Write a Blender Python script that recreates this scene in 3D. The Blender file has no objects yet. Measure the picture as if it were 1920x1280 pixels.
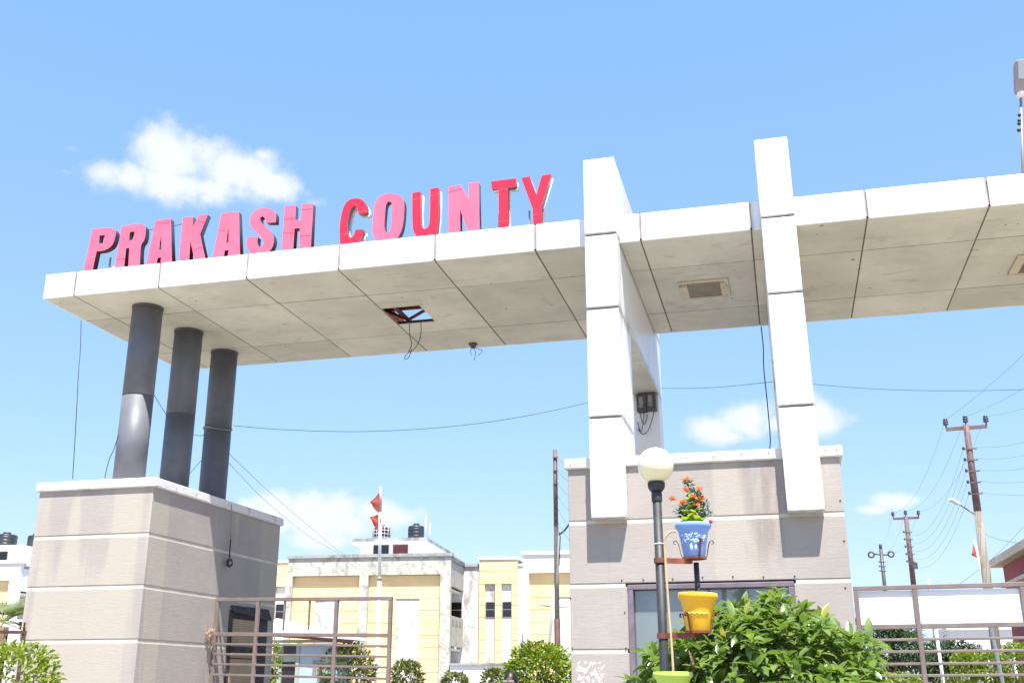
import bpy, bmesh, math, random
from mathutils import Vector, Matrix, noise
R = math.radians
C = bpy.context.scene.collection
SC = bpy.context.scene
random.seed(11)

# ---------------------------------------------------------------- camera, sky, sun, exposure
cam_d = bpy.data.cameras.new('camera'); cam = bpy.data.objects.new('camera', cam_d); C.objects.link(cam)
cam_d.sensor_width = 36.0; cam_d.lens = 1987.04 / 1920 * 36.0; cam_d.clip_end = 3000; cam_d.clip_start = 0.05
cam.location = (0, 0, 1.6); cam.rotation_euler = (R(90 + 17.919), 0, R(14.14))
SC.camera = cam
SC.view_settings.view_transform = 'Standard'; SC.view_settings.look = 'None'
SC.view_settings.exposure = 1.2; SC.view_settings.gamma = 1.0; SC.view_settings.use_curve_mapping = False

SUN_DIR = Vector((-.48, 1, -2.45)).normalized()
EL = math.asin(-SUN_DIR.z); AZ = math.atan2(-SUN_DIR.x, -SUN_DIR.y)
sun_d = bpy.data.lights.new('sun', 'SUN'); sun_d.energy = 5.0; sun_d.angle = R(.53); sun_d.color = (1, .96, .9)
sun = bpy.data.objects.new('sun', sun_d); C.objects.link(sun); sun.location = (6, -12, 30)
sun.rotation_euler = SUN_DIR.to_track_quat('-Z', 'Y').to_euler()

W = bpy.data.worlds.new('World'); SC.world = W; W.use_nodes = True
wn, wl = W.node_tree.nodes, W.node_tree.links; wn.clear()
def wnode(t, **k):
    n = wn.new(t)
    for a, v in k.items(): setattr(n, a, v)
    return n
def wmath(op, a, b=None, clamp=False):
    n = wnode('ShaderNodeMath', operation=op, use_clamp=clamp)
    for i, v in enumerate((a, b)):
        if v is None: continue
        if isinstance(v, (int, float)): n.inputs[i].default_value = v
        else: wl.new(v, n.inputs[i])
    return n.outputs[0]
sky = wnode('ShaderNodeTexSky', sky_type='NISHITA', sun_disc=False, sun_elevation=EL, sun_rotation=AZ,
            altitude=200, air_density=1.0, dust_density=0.6, ozone_density=1.0)
tc = wnode('ShaderNodeTexCoord'); sep = wnode('ShaderNodeSeparateXYZ'); wl.new(tc.outputs['Generated'], sep.inputs[0])
az = wmath('ARCTAN2', sep.outputs[0], sep.outputs[1]); el = wmath('ARCSINE', sep.outputs[2])
nz = wnode('ShaderNodeTexNoise'); nz.inputs['Scale'].default_value = 19; nz.inputs['Detail'].default_value = 9; nz.inputs['Roughness'].default_value = .60
wl.new(tc.outputs['Generated'], nz.inputs['Vector'])
BLOBS = [(-0.5860,0.4582,0.0429,0.0305,1.00),(-0.6283,0.4378,0.0414,0.0156,0.90),(-0.5347,0.4577,0.0574,0.0259,1.00),(-0.4945,0.4477,0.0369,0.0162,0.90),(-0.5763,0.4396,0.0948,0.0168,0.90),(-0.5021,0.4734,0.0238,0.0123,0.70),(-0.6811,0.4535,0.030,0.0105,0.16),(-0.6828,0.4325,0.020,0.0105,0.12),(-0.4485,0.4348,0.026,0.014,0.10),(-.645,.447,.035,.010,.2),
 (-0.0534,0.2259,0.0267,0.0128,1.0),(-0.0231,0.2344,0.0300,0.0166,1.1),(0.0327,0.2326,0.0300,0.0202,1.1),(-0.0414,0.2191,0.0255,0.0078,.8),(0.005,.228,.03,.013,.95),
 (-0.4642,0.1483,0.0212,0.0173,1.15),(-0.4295,0.1494,0.0313,0.0184,1.25),(-0.4889,0.1461,0.0181,0.0124,1.0),(-0.3656,0.1495,0.0318,0.0137,1.0),(-0.4006,0.1390,0.0305,0.0116,1.0),(-0.4243,0.1265,0.0507,0.0115,.8),
 (0.1070,0.1533,0.0229,0.0092,0.95),(0.0830,0.1476,0.0268,0.0065,0.50),
 # clouds outside the frame, of the same kind
 (-1.25,0.42,.08,.03,.9),(-1.15,.40,.06,.022,.8),(.75,.50,.09,.035,1),(.83,.48,.06,.022,.8),(1.5,.3,.08,.025,.8),(2.4,.45,.09,.035,.9),(-2.2,.38,.1,.03,.9),(-2.9,.3,.1,.025,.8)]
acc = None
for a0, e0, sa, se, w in BLOBS:
    da = wmath('MULTIPLY', wmath('SUBTRACT', az, a0), 1 / (sa * 1.17)); de = wmath('MULTIPLY', wmath('SUBTRACT', el, e0), 1 / (se * 1.2))
    q = wmath('SQRT', wmath('ADD', wmath('MULTIPLY', da, da), wmath('MULTIPLY', de, de)))
    f = wmath('SUBTRACT', w * .92, q)
    acc = f if acc is None else wmath('SMOOTH_MAX' if False else 'MAXIMUM', acc, f)
dens = wmath('ADD', acc, wmath('MULTIPLY', wmath('SUBTRACT', nz.outputs['Fac'], .5), 2.3))
mr = wnode('ShaderNodeMapRange', interpolation_type='SMOOTHSTEP'); wl.new(dens, mr.inputs['Value'])
mr.inputs['From Min'].default_value = -.16; mr.inputs['From Max'].default_value = .66; mr.inputs['To Max'].default_value = .93
mixc = wnode('ShaderNodeMix', data_type='RGBA'); wl.new(mr.outputs[0], mixc.inputs['Factor']); 
tint = wnode('ShaderNodeMix', data_type='RGBA', blend_type='MULTIPLY'); tint.inputs['Factor'].default_value = 1
scol = wnode('ShaderNodeSeparateColor'); wl.new(sky.outputs[0], scol.inputs[0]); ccol = wnode('ShaderNodeCombineColor')
for i_, e_ in enumerate((.60, .45, .52)): wl.new(wmath('POWER', scol.outputs[i_], e_), ccol.inputs[i_])
wl.new(ccol.outputs[0], tint.inputs['A']); tint.inputs['B'].default_value = (1.30, 1.935, 2.45, 1)
wl.new(tint.outputs['Result'], mixc.inputs['A']); mixc.inputs['B'].default_value = (4.4, 4.55, 4.7, 1)
bg = wnode('ShaderNodeBackground'); bg.inputs['Strength'].default_value = .1
wl.new(mixc.outputs['Result'], bg.inputs['Color']); wo = wnode('ShaderNodeOutputWorld'); wl.new(bg.outputs[0], wo.inputs['Surface'])
W.cycles.sampling_method = 'MANUAL'; W.cycles.sample_map_resolution = 512

# ---------------------------------------------------------------- helpers
def setp(o, label=None, cat=None, group=None, kind=None):
    if label: o['label'] = label
    if cat: o['category'] = cat
    if group: o['group'] = group
    if kind: o['kind'] = kind
    elif cat: o['kind'] = 'thing'
    return o
def thing(name, label, cat, loc, rz=0, group=None):
    o = bpy.data.objects.new(name, None); C.objects.link(o); o.location = loc; o.rotation_euler = (0, 0, rz)
    o.empty_display_size = .2
    return setp(o, label, cat, group)
def root_loc(o):
    while o.parent: o = o.parent
    return Vector(o.location)
def link_copy(o, parent=None):
    c = o.copy(); C.objects.link(c)
    if parent: c.parent = parent
    return c
class MB:
    def __init__(s): s.v, s.f, s.smooth = [], [], []
    def add(s, vs, fs, smooth=False):
        b = len(s.v); s.v += [tuple(v) for v in vs]
        for f in fs: s.f.append([i + b for i in f]); s.smooth.append(smooth)
        return s
    def box(s, x0, x1, y0, y1, z0, z1):
        if x0 > x1: x0, x1 = x1, x0
        if y0 > y1: y0, y1 = y1, y0
        if z0 > z1: z0, z1 = z1, z0
        return s.add([(x0,y0,z0),(x1,y0,z0),(x1,y1,z0),(x0,y1,z0),(x0,y0,z1),(x1,y0,z1),(x1,y1,z1),(x0,y1,z1)],
              [(0,3,2,1),(4,5,6,7),(0,1,5,4),(1,2,6,5),(2,3,7,6),(3,0,4,7)])
    def hexa(s, p):   # eight corners, bottom ring then top ring
        return s.add(p, [(0,3,2,1),(4,5,6,7),(0,1,5,4),(1,2,6,5),(2,3,7,6),(3,0,4,7)])
    def bar(s, a, b, w, h=None, up=(0,0,1)):
        a, b = Vector(a), Vector(b); h = h or w; d = (b - a).normalized(); up = Vector(up)
        if abs(d.dot(up)) > .95: up = Vector((0, 1, 0))
        r = d.cross(up).normalized() * w / 2; u = r.cross(d).normalized() * h / 2
        return s.hexa([a - r - u, a + r - u, b + r - u, b - r - u, a - r + u, a + r + u, b + r + u, b - r + u])
    def tube(s, pts, rad, n=8, caps=True):
        pts = [Vector(p) for p in pts]; m = len(pts); rr = rad if isinstance(rad, (list, tuple)) else [rad] * m
        prev = None; rings = []
        for i, p in enumerate(pts):
            d = (pts[min(i + 1, m - 1)] - pts[max(i - 1, 0)]).normalized()
            if prev is None: x = d.orthogonal().normalized()
            else:
                x = prev - d * prev.dot(d); x = x.normalized() if x.length > 1e-6 else d.orthogonal().normalized()
            prev = x; y = d.cross(x); rings.append([p + (x * math.cos(2*math.pi*k/n) + y * math.sin(2*math.pi*k/n)) * rr[i] for k in range(n)])
        vs = [v for r_ in rings for v in r_]; fs = []
        for i in range(m - 1):
            for k in range(n):
                k2 = (k + 1) % n; fs.append((i*n + k, i*n + k2, (i+1)*n + k2, (i+1)*n + k))
        s.add(vs, fs, True)
        if caps:
            b = len(s.v) - len(vs)
            s.f.append([b + k for k in range(n)][::-1]); s.smooth.append(False)
            s.f.append([b + (m-1)*n + k for k in range(n)]); s.smooth.append(False)
        return s
    def lathe(s, c, prof, n=24, caps=True):    # prof: (radius, z)
        c = Vector(c); vs = []; fs = []
        for r_, z in prof:
            for k in range(n): vs.append(c + Vector((r_ * math.cos(2*math.pi*k/n), r_ * math.sin(2*math.pi*k/n), z)))
        m = len(prof)
        for i in range(m - 1):
            for k in range(n):
                k2 = (k + 1) % n; fs.append((i*n + k, i*n + k2, (i+1)*n + k2, (i+1)*n + k))
        if caps: fs.append(tuple(range(n))[::-1]); fs.append(tuple((m-1)*n + k for k in range(n)))
        return s.add(vs, fs, True)
    def sphere(s, c, r, n=16, m=10, sc=(1,1,1)):
        c = Vector(c); vs = []; fs = []
        for i in range(m + 1):
            t = math.pi * i / m
            for k in range(n):
                a = 2*math.pi*k/n; vs.append(c + Vector((r*sc[0]*math.sin(t)*math.cos(a), r*sc[1]*math.sin(t)*math.sin(a), -r*sc[2]*math.cos(t))))
        for i in range(m):
            for k in range(n):
                k2 = (k+1) % n; fs.append((i*n+k, i*n+k2, (i+1)*n+k2, (i+1)*n+k))
        return s.add(vs, fs, True)
    def build(s, name, mat, parent=None, local=False, bevel=0, origin=None, label=None, cat=None, group=None, kind=None, seg=2):
        me = bpy.data.meshes.new(name)
        off = Vector((0, 0, 0))
        if parent is not None and not local: off = root_loc(parent)
        if parent is None:
            if origin is None:
                xs, ys, zs = zip(*s.v); origin = ((min(xs)+max(xs))/2, (min(ys)+max(ys))/2, min(zs))
            off = Vector(origin)
        me.from_pydata([Vector(v) - off for v in s.v], [], s.f); me.update()
        me.polygons.foreach_set('use_smooth', s.smooth)
        o = bpy.data.objects.new(name, me); C.objects.link(o)
        if mat: me.materials.append(mat)
        if parent is not None: o.parent = parent
        else: o.location = off
        if bevel:
            b = o.modifiers.new('bevel', 'BEVEL'); b.width = bevel; b.segments = seg; b.limit_method = 'ANGLE'; b.angle_limit = R(40)
        return setp(o, label, cat, group, kind)
def sag(a, b, drop, n=12):
    a, b = Vector(a), Vector(b)
    return [a.lerp(b, i/n) - Vector((0, 0, 4*drop*(i/n)*(1 - i/n))) for i in range(n + 1)]
def smooth_path(pts, n=5):
    P = [Vector(p) for p in pts]; out = []
    for i in range(len(P) - 1):
        p0, p1, p2, p3 = P[max(i-1, 0)], P[i], P[i+1], P[min(i+2, len(P)-1)]
        for k in range(n):
            t = k / n; out.append(.5*((2*p1) + (p2 - p0)*t + (2*p0 - 5*p1 + 4*p2 - p3)*t*t + (3*p1 - p0 - 3*p2 + p3)*t**3))
    out.append(P[-1]); return out

# ---------------------------------------------------------------- materials
class NT:
    def __init__(s, name):
        s.m = bpy.data.materials.new(name); s.m.use_nodes = True; s.t = s.m.node_tree; s.n = s.t.nodes; s.l = s.t.links
        s.b = s.n['Principled BSDF']; s.pos = s.n.new('ShaderNodeNewGeometry').outputs['Position']
    def noise(s, scale, detail=4, stretch=None, rough=.55, dist=0):
        n = s.n.new('ShaderNodeTexNoise'); n.inputs['Scale'].default_value = scale; n.inputs['Detail'].default_value = detail
        n.inputs['Roughness'].default_value = rough; n.inputs['Distortion'].default_value = dist; v = s.pos
        if stretch:
            mp = s.n.new('ShaderNodeMapping'); mp.inputs['Scale'].default_value = stretch; s.l.new(v, mp.inputs[0]); v = mp.outputs[0]
        s.l.new(v, n.inputs['Vector']); return n.outputs['Fac']
    def ramp(s, fac, lo, hi, to0=0, to1=1, smooth=True):
        r = s.n.new('ShaderNodeMapRange'); r.interpolation_type = 'SMOOTHSTEP' if smooth else 'LINEAR'
        s.l.new(fac, r.inputs['Value']); r.inputs['From Min'].default_value = lo; r.inputs['From Max'].default_value = hi
        r.inputs['To Min'].default_value = to0; r.inputs['To Max'].default_value = to1; return r.outputs[0]
    def math(s, op, a, b):
        n = s.n.new('ShaderNodeMath'); n.operation = op
        for i, v in enumerate((a, b)):
            if isinstance(v, (int, float)): n.inputs[i].default_value = v
            else: s.l.new(v, n.inputs[i])
        return n.outputs[0]
    def mix(s, fac, a, b, mode='MIX'):
        n = s.n.new('ShaderNodeMix'); n.data_type = 'RGBA'; n.blend_type = mode
        for i, v in (('Factor', fac), ('A', a), ('B', b)):
            if isinstance(v, (int, float)): n.inputs[i].default_value = v
            elif isinstance(v, tuple): n.inputs[i].default_value = (*v, 1) if len(v) == 3 else v
            else: s.l.new(v, n.inputs[i])
        return n.outputs['Result']
    def xyz(s):
        n = s.n.new('ShaderNodeSeparateXYZ'); s.l.new(s.pos, n.inputs[0]); return n.outputs
    def color(s, c):
        if isinstance(c, tuple): s.b.inputs['Base Color'].default_value = (*c, 1)
        else: s.l.new(c, s.b.inputs['Base Color'])
        return s
    def bump(s, h, strength=.3, dist=.01):
        n = s.n.new('ShaderNodeBump'); n.inputs['Strength'].default_value = strength; n.inputs['Distance'].default_value = dist
        s.l.new(h, n.inputs['Height']); s.l.new(n.outputs[0], s.b.inputs['Normal']); return s
    def set(s, **k):
        for a, v in k.items(): s.b.inputs[a.replace('_', ' ')].default_value = v
        return s
def simple(name, col, rough=.55, var=.12, scale=4, bump=0, bscale=60, metal=0, stretch=None, spec=.5):
    t = NT(name); f = t.ramp(t.noise(scale, 5, stretch), .3, .7)
    t.color(t.mix(f, tuple(c*(1 - var) for c in col), tuple(min(c*(1 + var), .95) for c in col)))
    t.set(Roughness=rough, Metallic=metal, Specular_IOR_Level=spec)
    if bump: t.bump(t.noise(bscale, 3, stretch), bump, .005)
    return t.m
def plaster(name, col, cream, amount):
    t = NT(name)
    base = t.mix(t.ramp(t.noise(1.3, 5), .3, .7), tuple(c*.93 for c in col), tuple(c*1.07 for c in col))
    streak = t.noise(1, 3, (6, 6, 75), .6, .6)
    base = t.mix(t.ramp(streak, .32, .5), tuple(c*.965 for c in col), base)
    run = t.ramp(t.noise(1, 3, (2.6, 2.6, .22), .45, .1), .53 - amount, .60 - amount)
    base = t.mix(t.math('MULTIPLY', run, .75), base, cream)
    drip = t.ramp(t.noise(1, 4, (9, 9, .5), .6), .62, .78)
    base = t.mix(t.math('MULTIPLY', drip, .3), base, tuple(c*.7 for c in col))
    t.color(base).set(Roughness=.9, Specular_IOR_Level=.2)
    fine = t.ramp(t.noise(1, 4, (7, 7, 95), .65, 1.2), .40, .52)
    t.bump(t.math('ADD', t.math('MULTIPLY', t.noise(60, 3), .35), fine), .2, .006)
    return t.m, t
def panel_white(name, joints=None):
    t = NT(name); g = t.ramp(t.noise(1, 5, (7, 7, .7), .6), .5, .72); g2 = t.ramp(t.noise(1.7, 5), .5, .75)
    t.color(t.mix(t.math('MULTIPLY', t.math('MULTIPLY', g, g2), .9), (.81, .81, .805), (.42, .40, .37)))
    if joints:      # greyer towards the panel joints on both sides, broken up by noise
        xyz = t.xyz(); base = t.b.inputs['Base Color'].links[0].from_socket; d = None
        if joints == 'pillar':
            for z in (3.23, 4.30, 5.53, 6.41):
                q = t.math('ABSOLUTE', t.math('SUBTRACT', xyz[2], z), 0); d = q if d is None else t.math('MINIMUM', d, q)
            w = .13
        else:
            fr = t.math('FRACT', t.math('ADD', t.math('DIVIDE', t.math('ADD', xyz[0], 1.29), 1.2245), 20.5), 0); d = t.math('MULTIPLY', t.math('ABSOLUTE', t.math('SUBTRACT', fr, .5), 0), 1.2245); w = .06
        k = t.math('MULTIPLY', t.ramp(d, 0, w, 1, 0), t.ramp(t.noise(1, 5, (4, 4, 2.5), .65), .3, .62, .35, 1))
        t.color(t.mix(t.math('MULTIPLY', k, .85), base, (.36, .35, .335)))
    t.set(Roughness=.32); return t.m
def soffit():
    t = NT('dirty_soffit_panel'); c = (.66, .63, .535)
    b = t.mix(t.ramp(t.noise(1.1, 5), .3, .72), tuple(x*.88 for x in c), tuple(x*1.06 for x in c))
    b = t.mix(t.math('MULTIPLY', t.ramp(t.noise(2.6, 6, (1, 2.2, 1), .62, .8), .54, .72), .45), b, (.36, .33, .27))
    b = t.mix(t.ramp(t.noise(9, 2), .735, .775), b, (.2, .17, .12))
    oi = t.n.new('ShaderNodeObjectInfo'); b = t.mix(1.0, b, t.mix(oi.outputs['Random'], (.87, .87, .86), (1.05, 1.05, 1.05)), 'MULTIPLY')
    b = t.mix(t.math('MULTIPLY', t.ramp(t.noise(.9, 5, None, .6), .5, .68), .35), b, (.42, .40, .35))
    t.color(b).set(Roughness=.62, Specular_IOR_Level=.3); return t.m
def weathered(name, col, dark, lo=.5, hi=.68, stretch=(1.1, 1.1, .6)):
    t = NT(name)
    b = t.mix(t.ramp(t.noise(1, 6, stretch, .65, .5), lo, hi), col, dark)
    b = t.mix(t.math('MULTIPLY', t.ramp(t.noise(5, 6, (1, 1, .7), .7), .55, .68), .6), b, tuple(x*.75 for x in dark))
    t.color(b).set(Roughness=.92, Specular_IOR_Level=.15); t.bump(t.noise(14, 5), .4, .02); return t.m
def leaf(name, c1, c2, rough=.42, trans=.35, scale=9, spec=.5):
    t = NT(name); n = t.ramp(t.noise(scale, 2), .3, .7); col = t.mix(n, c1, c2)
    t.color(col).set(Roughness=rough, Specular_IOR_Level=spec)
    tr = t.n.new('ShaderNodeBsdfTranslucent'); t.l.new(t.mix(1.0, col, (1.2, 1.3, .7), 'MULTIPLY'), tr.inputs['Color'])
    mx = t.n.new('ShaderNodeMixShader'); mx.inputs[0].default_value = trans
    t.l.new(t.b.outputs[0], mx.inputs[1]); t.l.new(tr.outputs[0], mx.inputs[2]); t.l.new(mx.outputs[0], t.n['Material Output'].inputs['Surface']); return t.m

M = {}
M['ground'] = simple('concrete_ground', (.25, .225, .175), .9, .15, .4)
M['plaster'], _t = plaster('taupe_combed_plaster', (.378, .338, .304), (.455, .403, .335), .05)
M['plaster_r'], _tr = plaster('taupe_combed_plaster_stained', (.378, .338, .304), (.44, .392, .33), -.02)
# rust brown wash marks under the coping and flaked paint low on the wall: shapes of their own
_x = _tr.xyz(); _bc = _tr.b.inputs['Base Color'].links[0].from_socket
_m = _tr.math('MULTIPLY', _tr.ramp(_x[0], -.62, -.1), _tr.ramp(_x[0], -.02, -.3 + .35, 1, 0))
_m = _tr.math('MULTIPLY', _m, _tr.ramp(_tr.noise(1, 4, (5, 5, .9), .6), .48, .62)); _m = _tr.math('MULTIPLY', _m, _tr.ramp(_x[2], 2.6, 3.0))
_bc = _tr.mix(_tr.math('MULTIPLY', _m, .4), _bc, (.22, .15, .12))
_f = _tr.math('MULTIPLY', _tr.ramp(_x[0], -2.13, -2.08), _tr.ramp(_x[0], -1.86, -1.8, 1, 0))
_f = _tr.math('MULTIPLY', _f, _tr.math('MULTIPLY', _tr.ramp(_x[2], 1.8, 1.84, 1, 0), _tr.ramp(_tr.noise(22, 6), .5, .56)))
_bc = _tr.mix(_tr.math('MULTIPLY', _f, .7), _bc, (.70, .68, .67)); _tr.color(_bc)
M['groove'] = simple('cream_groove_render', (.56, .51, .445), .85, .1, 6)
M['coping'] = weathered('whitewashed_coping', (.74, .71, .68), (.5, .46, .42), .56, .72)
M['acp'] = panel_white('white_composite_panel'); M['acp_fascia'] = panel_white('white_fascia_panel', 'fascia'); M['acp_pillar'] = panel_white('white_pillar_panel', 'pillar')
M['soffit'] = soffit()
M['sealant'] = simple('dark_joint_sealant', (.135, .105, .075), .8, .3, 12)
M['joint'] = simple('greyish_pink_joint', (.36, .31, .29), .7, .2, 8)
M['column'] = simple('charcoal_column_paint', (.122, .126, .145), .5, .12, 3, spec=.45)
M['ring'] = simple('column_joint_ring', (.09, .085, .09), .5, .2, 8)
M['redsteel'] = simple('red_oxide_steel', (.22, .06, .045), .7, .3, 8)
M['pink'] = simple('faded_pink_film', (.80, .135, .215), .36, .09, 3)
M['red'] = simple('red_acrylic_film', (.70, .022, .05), .3, .05, 2)
M['pinkjoint'] = simple('pink_film_joint', (.50, .09, .15), .5, .1, 6)
M['redjoint'] = simple('pale_red_film_joint', (.75, .16, .18), .4, .1, 6)
M['letterside'] = simple('dark_letter_return', (.045, .04, .055), .4, .25, 6)
M['letterside2'] = simple('grey_letter_return', (.16, .155, .15), .35, .3, 6, metal=.3)
M['backing'] = weathered('cream_letter_backing', (.72, .70, .66), (.4, .36, .3), .6, .75)
M['fixture'] = weathered('beige_fixture_frame', (.62, .54, .42), (.3, .2, .12), .55, .7, (4, 4, 4))
M['fixglass'] = simple('brown_fixture_glass', (.12, .09, .055), .45, .2, 8)
M['box'] = simple('dark_meter_box', (.07, .065, .062), .5, .3, 10)
M['boxpane'] = simple('grey_meter_pane', (.24, .23, .21), .3, .3, 14)
M['wire'] = simple('black_wire_sheath', (.03, .03, .035), .6, .2, 10)
M['gate'] = simple('brown_gate_steel', (.20, .155, .14), .42, .12, 5)
M['gatedark'] = simple('brown_gate_inner_steel', (.15, .115, .105), .45, .12, 5)
M['board'] = simple('white_sheet_board', (.84, .84, .85), .5, .03, 2)
M['doorframe'] = simple('mauve_door_frame', (.17, .135, .16), .4, .15, 6)
M['tan'] = simple('tan_shutter_panel', (.36, .27, .16), .7, .1, 4)
M['awning'] = simple('dark_awning_metal', (.075, .068, .07), .95, .2, 6, spec=.1)
M['pole'] = simple('black_pole_enamel', (.03, .03, .033), .55, .35, 14)
M['bolt'] = simple('dark_bolt_rust', (.12, .07, .05), .8, .3, 14)
M['rust'] = simple('rusty_brown_strip', (.19, .055, .032), .75, .3, 14, .3, 90)
M['hose'] = simple('beige_garden_hose', (.50, .36, .20), .6, .1, 8)
M['white'] = simple('white_paint', (.8, .8, .79), .5, .04, 3)
M['bluepot'] = simple('blue_plastic_pot', (.20, .35, .76), .42, .08, 6)
M['bluelight'] = simple('pale_blue_relief', (.42, .56, .86), .45, .08, 20)
M['yellowpot'] = simple('yellow_plastic_pot', (.80, .44, .015), .36, .06, 6)
M['yellowlight'] = simple('pale_yellow_relief', (.85, .60, .12), .45, .08, 20)
M['limepot'] = simple('lime_plastic_pot', (.46, .66, .10), .38, .05, 6)
M['soil'] = simple('potting_soil', (.06, .045, .03), .95, .3, 30)
t = NT('opal_globe'); t.color(t.mix(t.ramp(t.noise(4, 3), .3, .7), (.80, .74, .50), (.84, .79, .58))).set(Roughness=.25); t.b.inputs['Subsurface Weight'].default_value = .35
t.b.inputs['Subsurface Radius'].default_value = (.08, .07, .04); t.b.inputs['Subsurface Scale'].default_value = 1.0; M['globe'] = t.m
M['bushleaf'] = leaf('glossy_bush_leaf', (.11, .185, .04), (.22, .30, .08), .24, .4, 7, .9)
M['bushleaf2'] = leaf('yellowing_bush_leaf', (.26, .26, .04), (.36, .31, .06), .35, .35, 6, .6)
M['hedgeleaf'] = leaf('lime_hedge_leaf', (.15, .22, .02), (.24, .29, .03), .45, .35, 8)
M['shrubleaf'] = leaf('olive_shrub_leaf', (.09, .12, .025), (.20, .20, .05), .45, .3, 5)
M['treeleaf'] = leaf('dark_tree_leaf', (.03, .065, .014), (.065, .11, .028), .5, .3, 2)
M['palmleaf'] = leaf('grey_green_palm_leaf', (.12, .16, .06), (.22, .25, .12), .45, .3, 4)
M['teal'] = leaf('teal_plastic_leaf', (.03, .10, .07), (.06, .17, .12), .4, .2, 20)
M['limeleaf'] = leaf('lime_plastic_leaf', (.34, .46, .03), (.48, .52, .08), .35, .35, 20)
M['orange'] = leaf('orange_petal', (.80, .17, .06), (.82, .32, .14), .5, .3, 40)
M['berry'] = simple('red_berry', (.5, .02, .04), .3, .1, 10)
M['bark'] = simple('brown_bark', (.14, .09, .06), .9, .3, 10, .4, 30)
M['yellow'] = simple('pale_yellow_render', (.82, .60, .31), .85, .05, .8)
M['ygroove'] = simple('ochre_groove', (.42, .28, .11), .85, .05, 2)
M['hwhite'] = weathered('chalk_white_render', (.74, .74, .75), (.66, .66, .66), .6, .8)
M['hgrey'] = weathered('mouldy_grey_render', (.47, .46, .41), (.29, .275, .235), .47, .68, (2.4, 2.4, 1.6))
M['hgrey2'] = weathered('stained_white_render', (.56, .55, .53), (.34, .31, .275), .5, .62, (.9, .9, .5))
M['cornice'] = weathered('grey_cornice', (.33, .34, .33), (.17, .17, .16), .45, .65)
t = NT('dark_window_glass'); t.color((.02, .017, .018)).set(Roughness=.08); M['winglass'] = t.m
M['windoor'] = simple('maroon_door', (.10, .02, .018), .5, .1, 3)
M['winframe'] = simple('grey_window_frame', (.45, .45, .45), .5, .1, 4)
M['tank'] = simple('black_tank_plastic', (.03, .034, .04), .4, .2, 3)
M['tankgrey'] = simple('grey_mesh_cage', (.5, .5, .52), .6, .2, 6)
M['polebrown'] = simple('rusty_utility_pole', (.135, .085, .075), .7, .25, 5)
M['poletan'] = weathered('tan_utility_pole', (.25, .225, .19), (.18, .145, .11), .5, .7)
M['polered'] = simple('red_brown_pole_base', (.075, .032, .025), .75, .25, 4)
M['insulator'] = simple('dark_insulator', (.05, .04, .06), .3, .2, 8)
M['galv'] = simple('galvanised_pipe', (.26, .24, .235), .55, .12, 6)
M['alu'] = simple('dull_aluminium_wire', (.17, .18, .2), .6, .1, 6)
M['lamphead'] = simple('grey_floodlight_shell', (.30, .275, .26), .5, .08, 5)
M['lampglass'] = simple('pale_floodlight_glass', (.48, .52, .52), .15, .05, 4)
M['flagcloth'] = leaf('faded_red_flag', (.5, .10, .09), (.56, .16, .13), .8, .3, 3, .2)
M['maroon'] = simple('maroon_render', (.26, .055, .07), .85, .12, .8)
M['creamtrim'] = simple('cream_fascia', (.55, .46, .36), .8, .1, 2)
M['hut'] = simple('pale_blue_hut_wall', (.40, .49, .55), .85, .06, 1.2)
M['hutgreen'] = simple('pale_green_hut_wall', (.36, .41, .33), .85, .06, 1.2)
M['sheet'] = simple('white_roof_sheet', (.78, .78, .79), .5, .05, 2)
M['skin'] = simple('brown_skin', (.15, .075, .05), .5, .1, 30)
M['hair'] = simple('black_hair', (.012, .011, .011), .45, .3, 60)
M['shirt'] = simple('grey_shirt', (.3, .32, .36), .85, .08, 12)
M['trousers'] = simple('dark_trousers', (.05, .05, .07), .9, .1, 12)
M['lens'] = simple('spectacle_lens', (.30, .34, .36), .08, .05, 20)
t = NT('door_glass'); t.color((.30, .34, .33)).set(Roughness=.06)
tp = t.n.new('ShaderNodeBsdfTransparent'); tp.inputs['Color'].default_value = (.72, .78, .76, 1); gl = t.n.new('ShaderNodeBsdfGlossy'); gl.inputs['Roughness'].default_value = .03
gl.inputs['Color'].default_value = (.9, .95, .93, 1)
m1 = t.n.new('ShaderNodeMixShader'); m1.inputs[0].default_value = .5; t.l.new(tp.outputs[0], m1.inputs[1]); t.l.new(t.b.outputs[0], m1.inputs[2])
m2 = t.n.new('ShaderNodeMixShader'); m2.inputs[0].default_value = .10; t.l.new(m1.outputs[0], m2.inputs[1]); t.l.new(gl.outputs[0], m2.inputs[2])
t.l.new(m2.outputs[0], t.n['Material Output'].inputs['Surface']); M['doorglass'] = t.m
M['interior'] = simple('pale_interior_wall', (.5, .52, .5), .9, .05, 1)

# ---------------------------------------------------------------- ground
g = MB(); g.add([(-900, -900, 0), (900, -900, 0), (900, 1500, 0), (-900, 1500, 0)], [(0, 1, 2, 3)])
g.build('ground', M['ground'], kind='structure')
MB().add([(-7.0, -60, .004), (-2.2, -60, .004), (-2.2, 40, .004), (-7.0, 40, .004)], [(0, 1, 2, 3)]).build('driveway', simple('paved_drive', (.27, .25, .23), .9, .12, .7), kind='structure')

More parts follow.
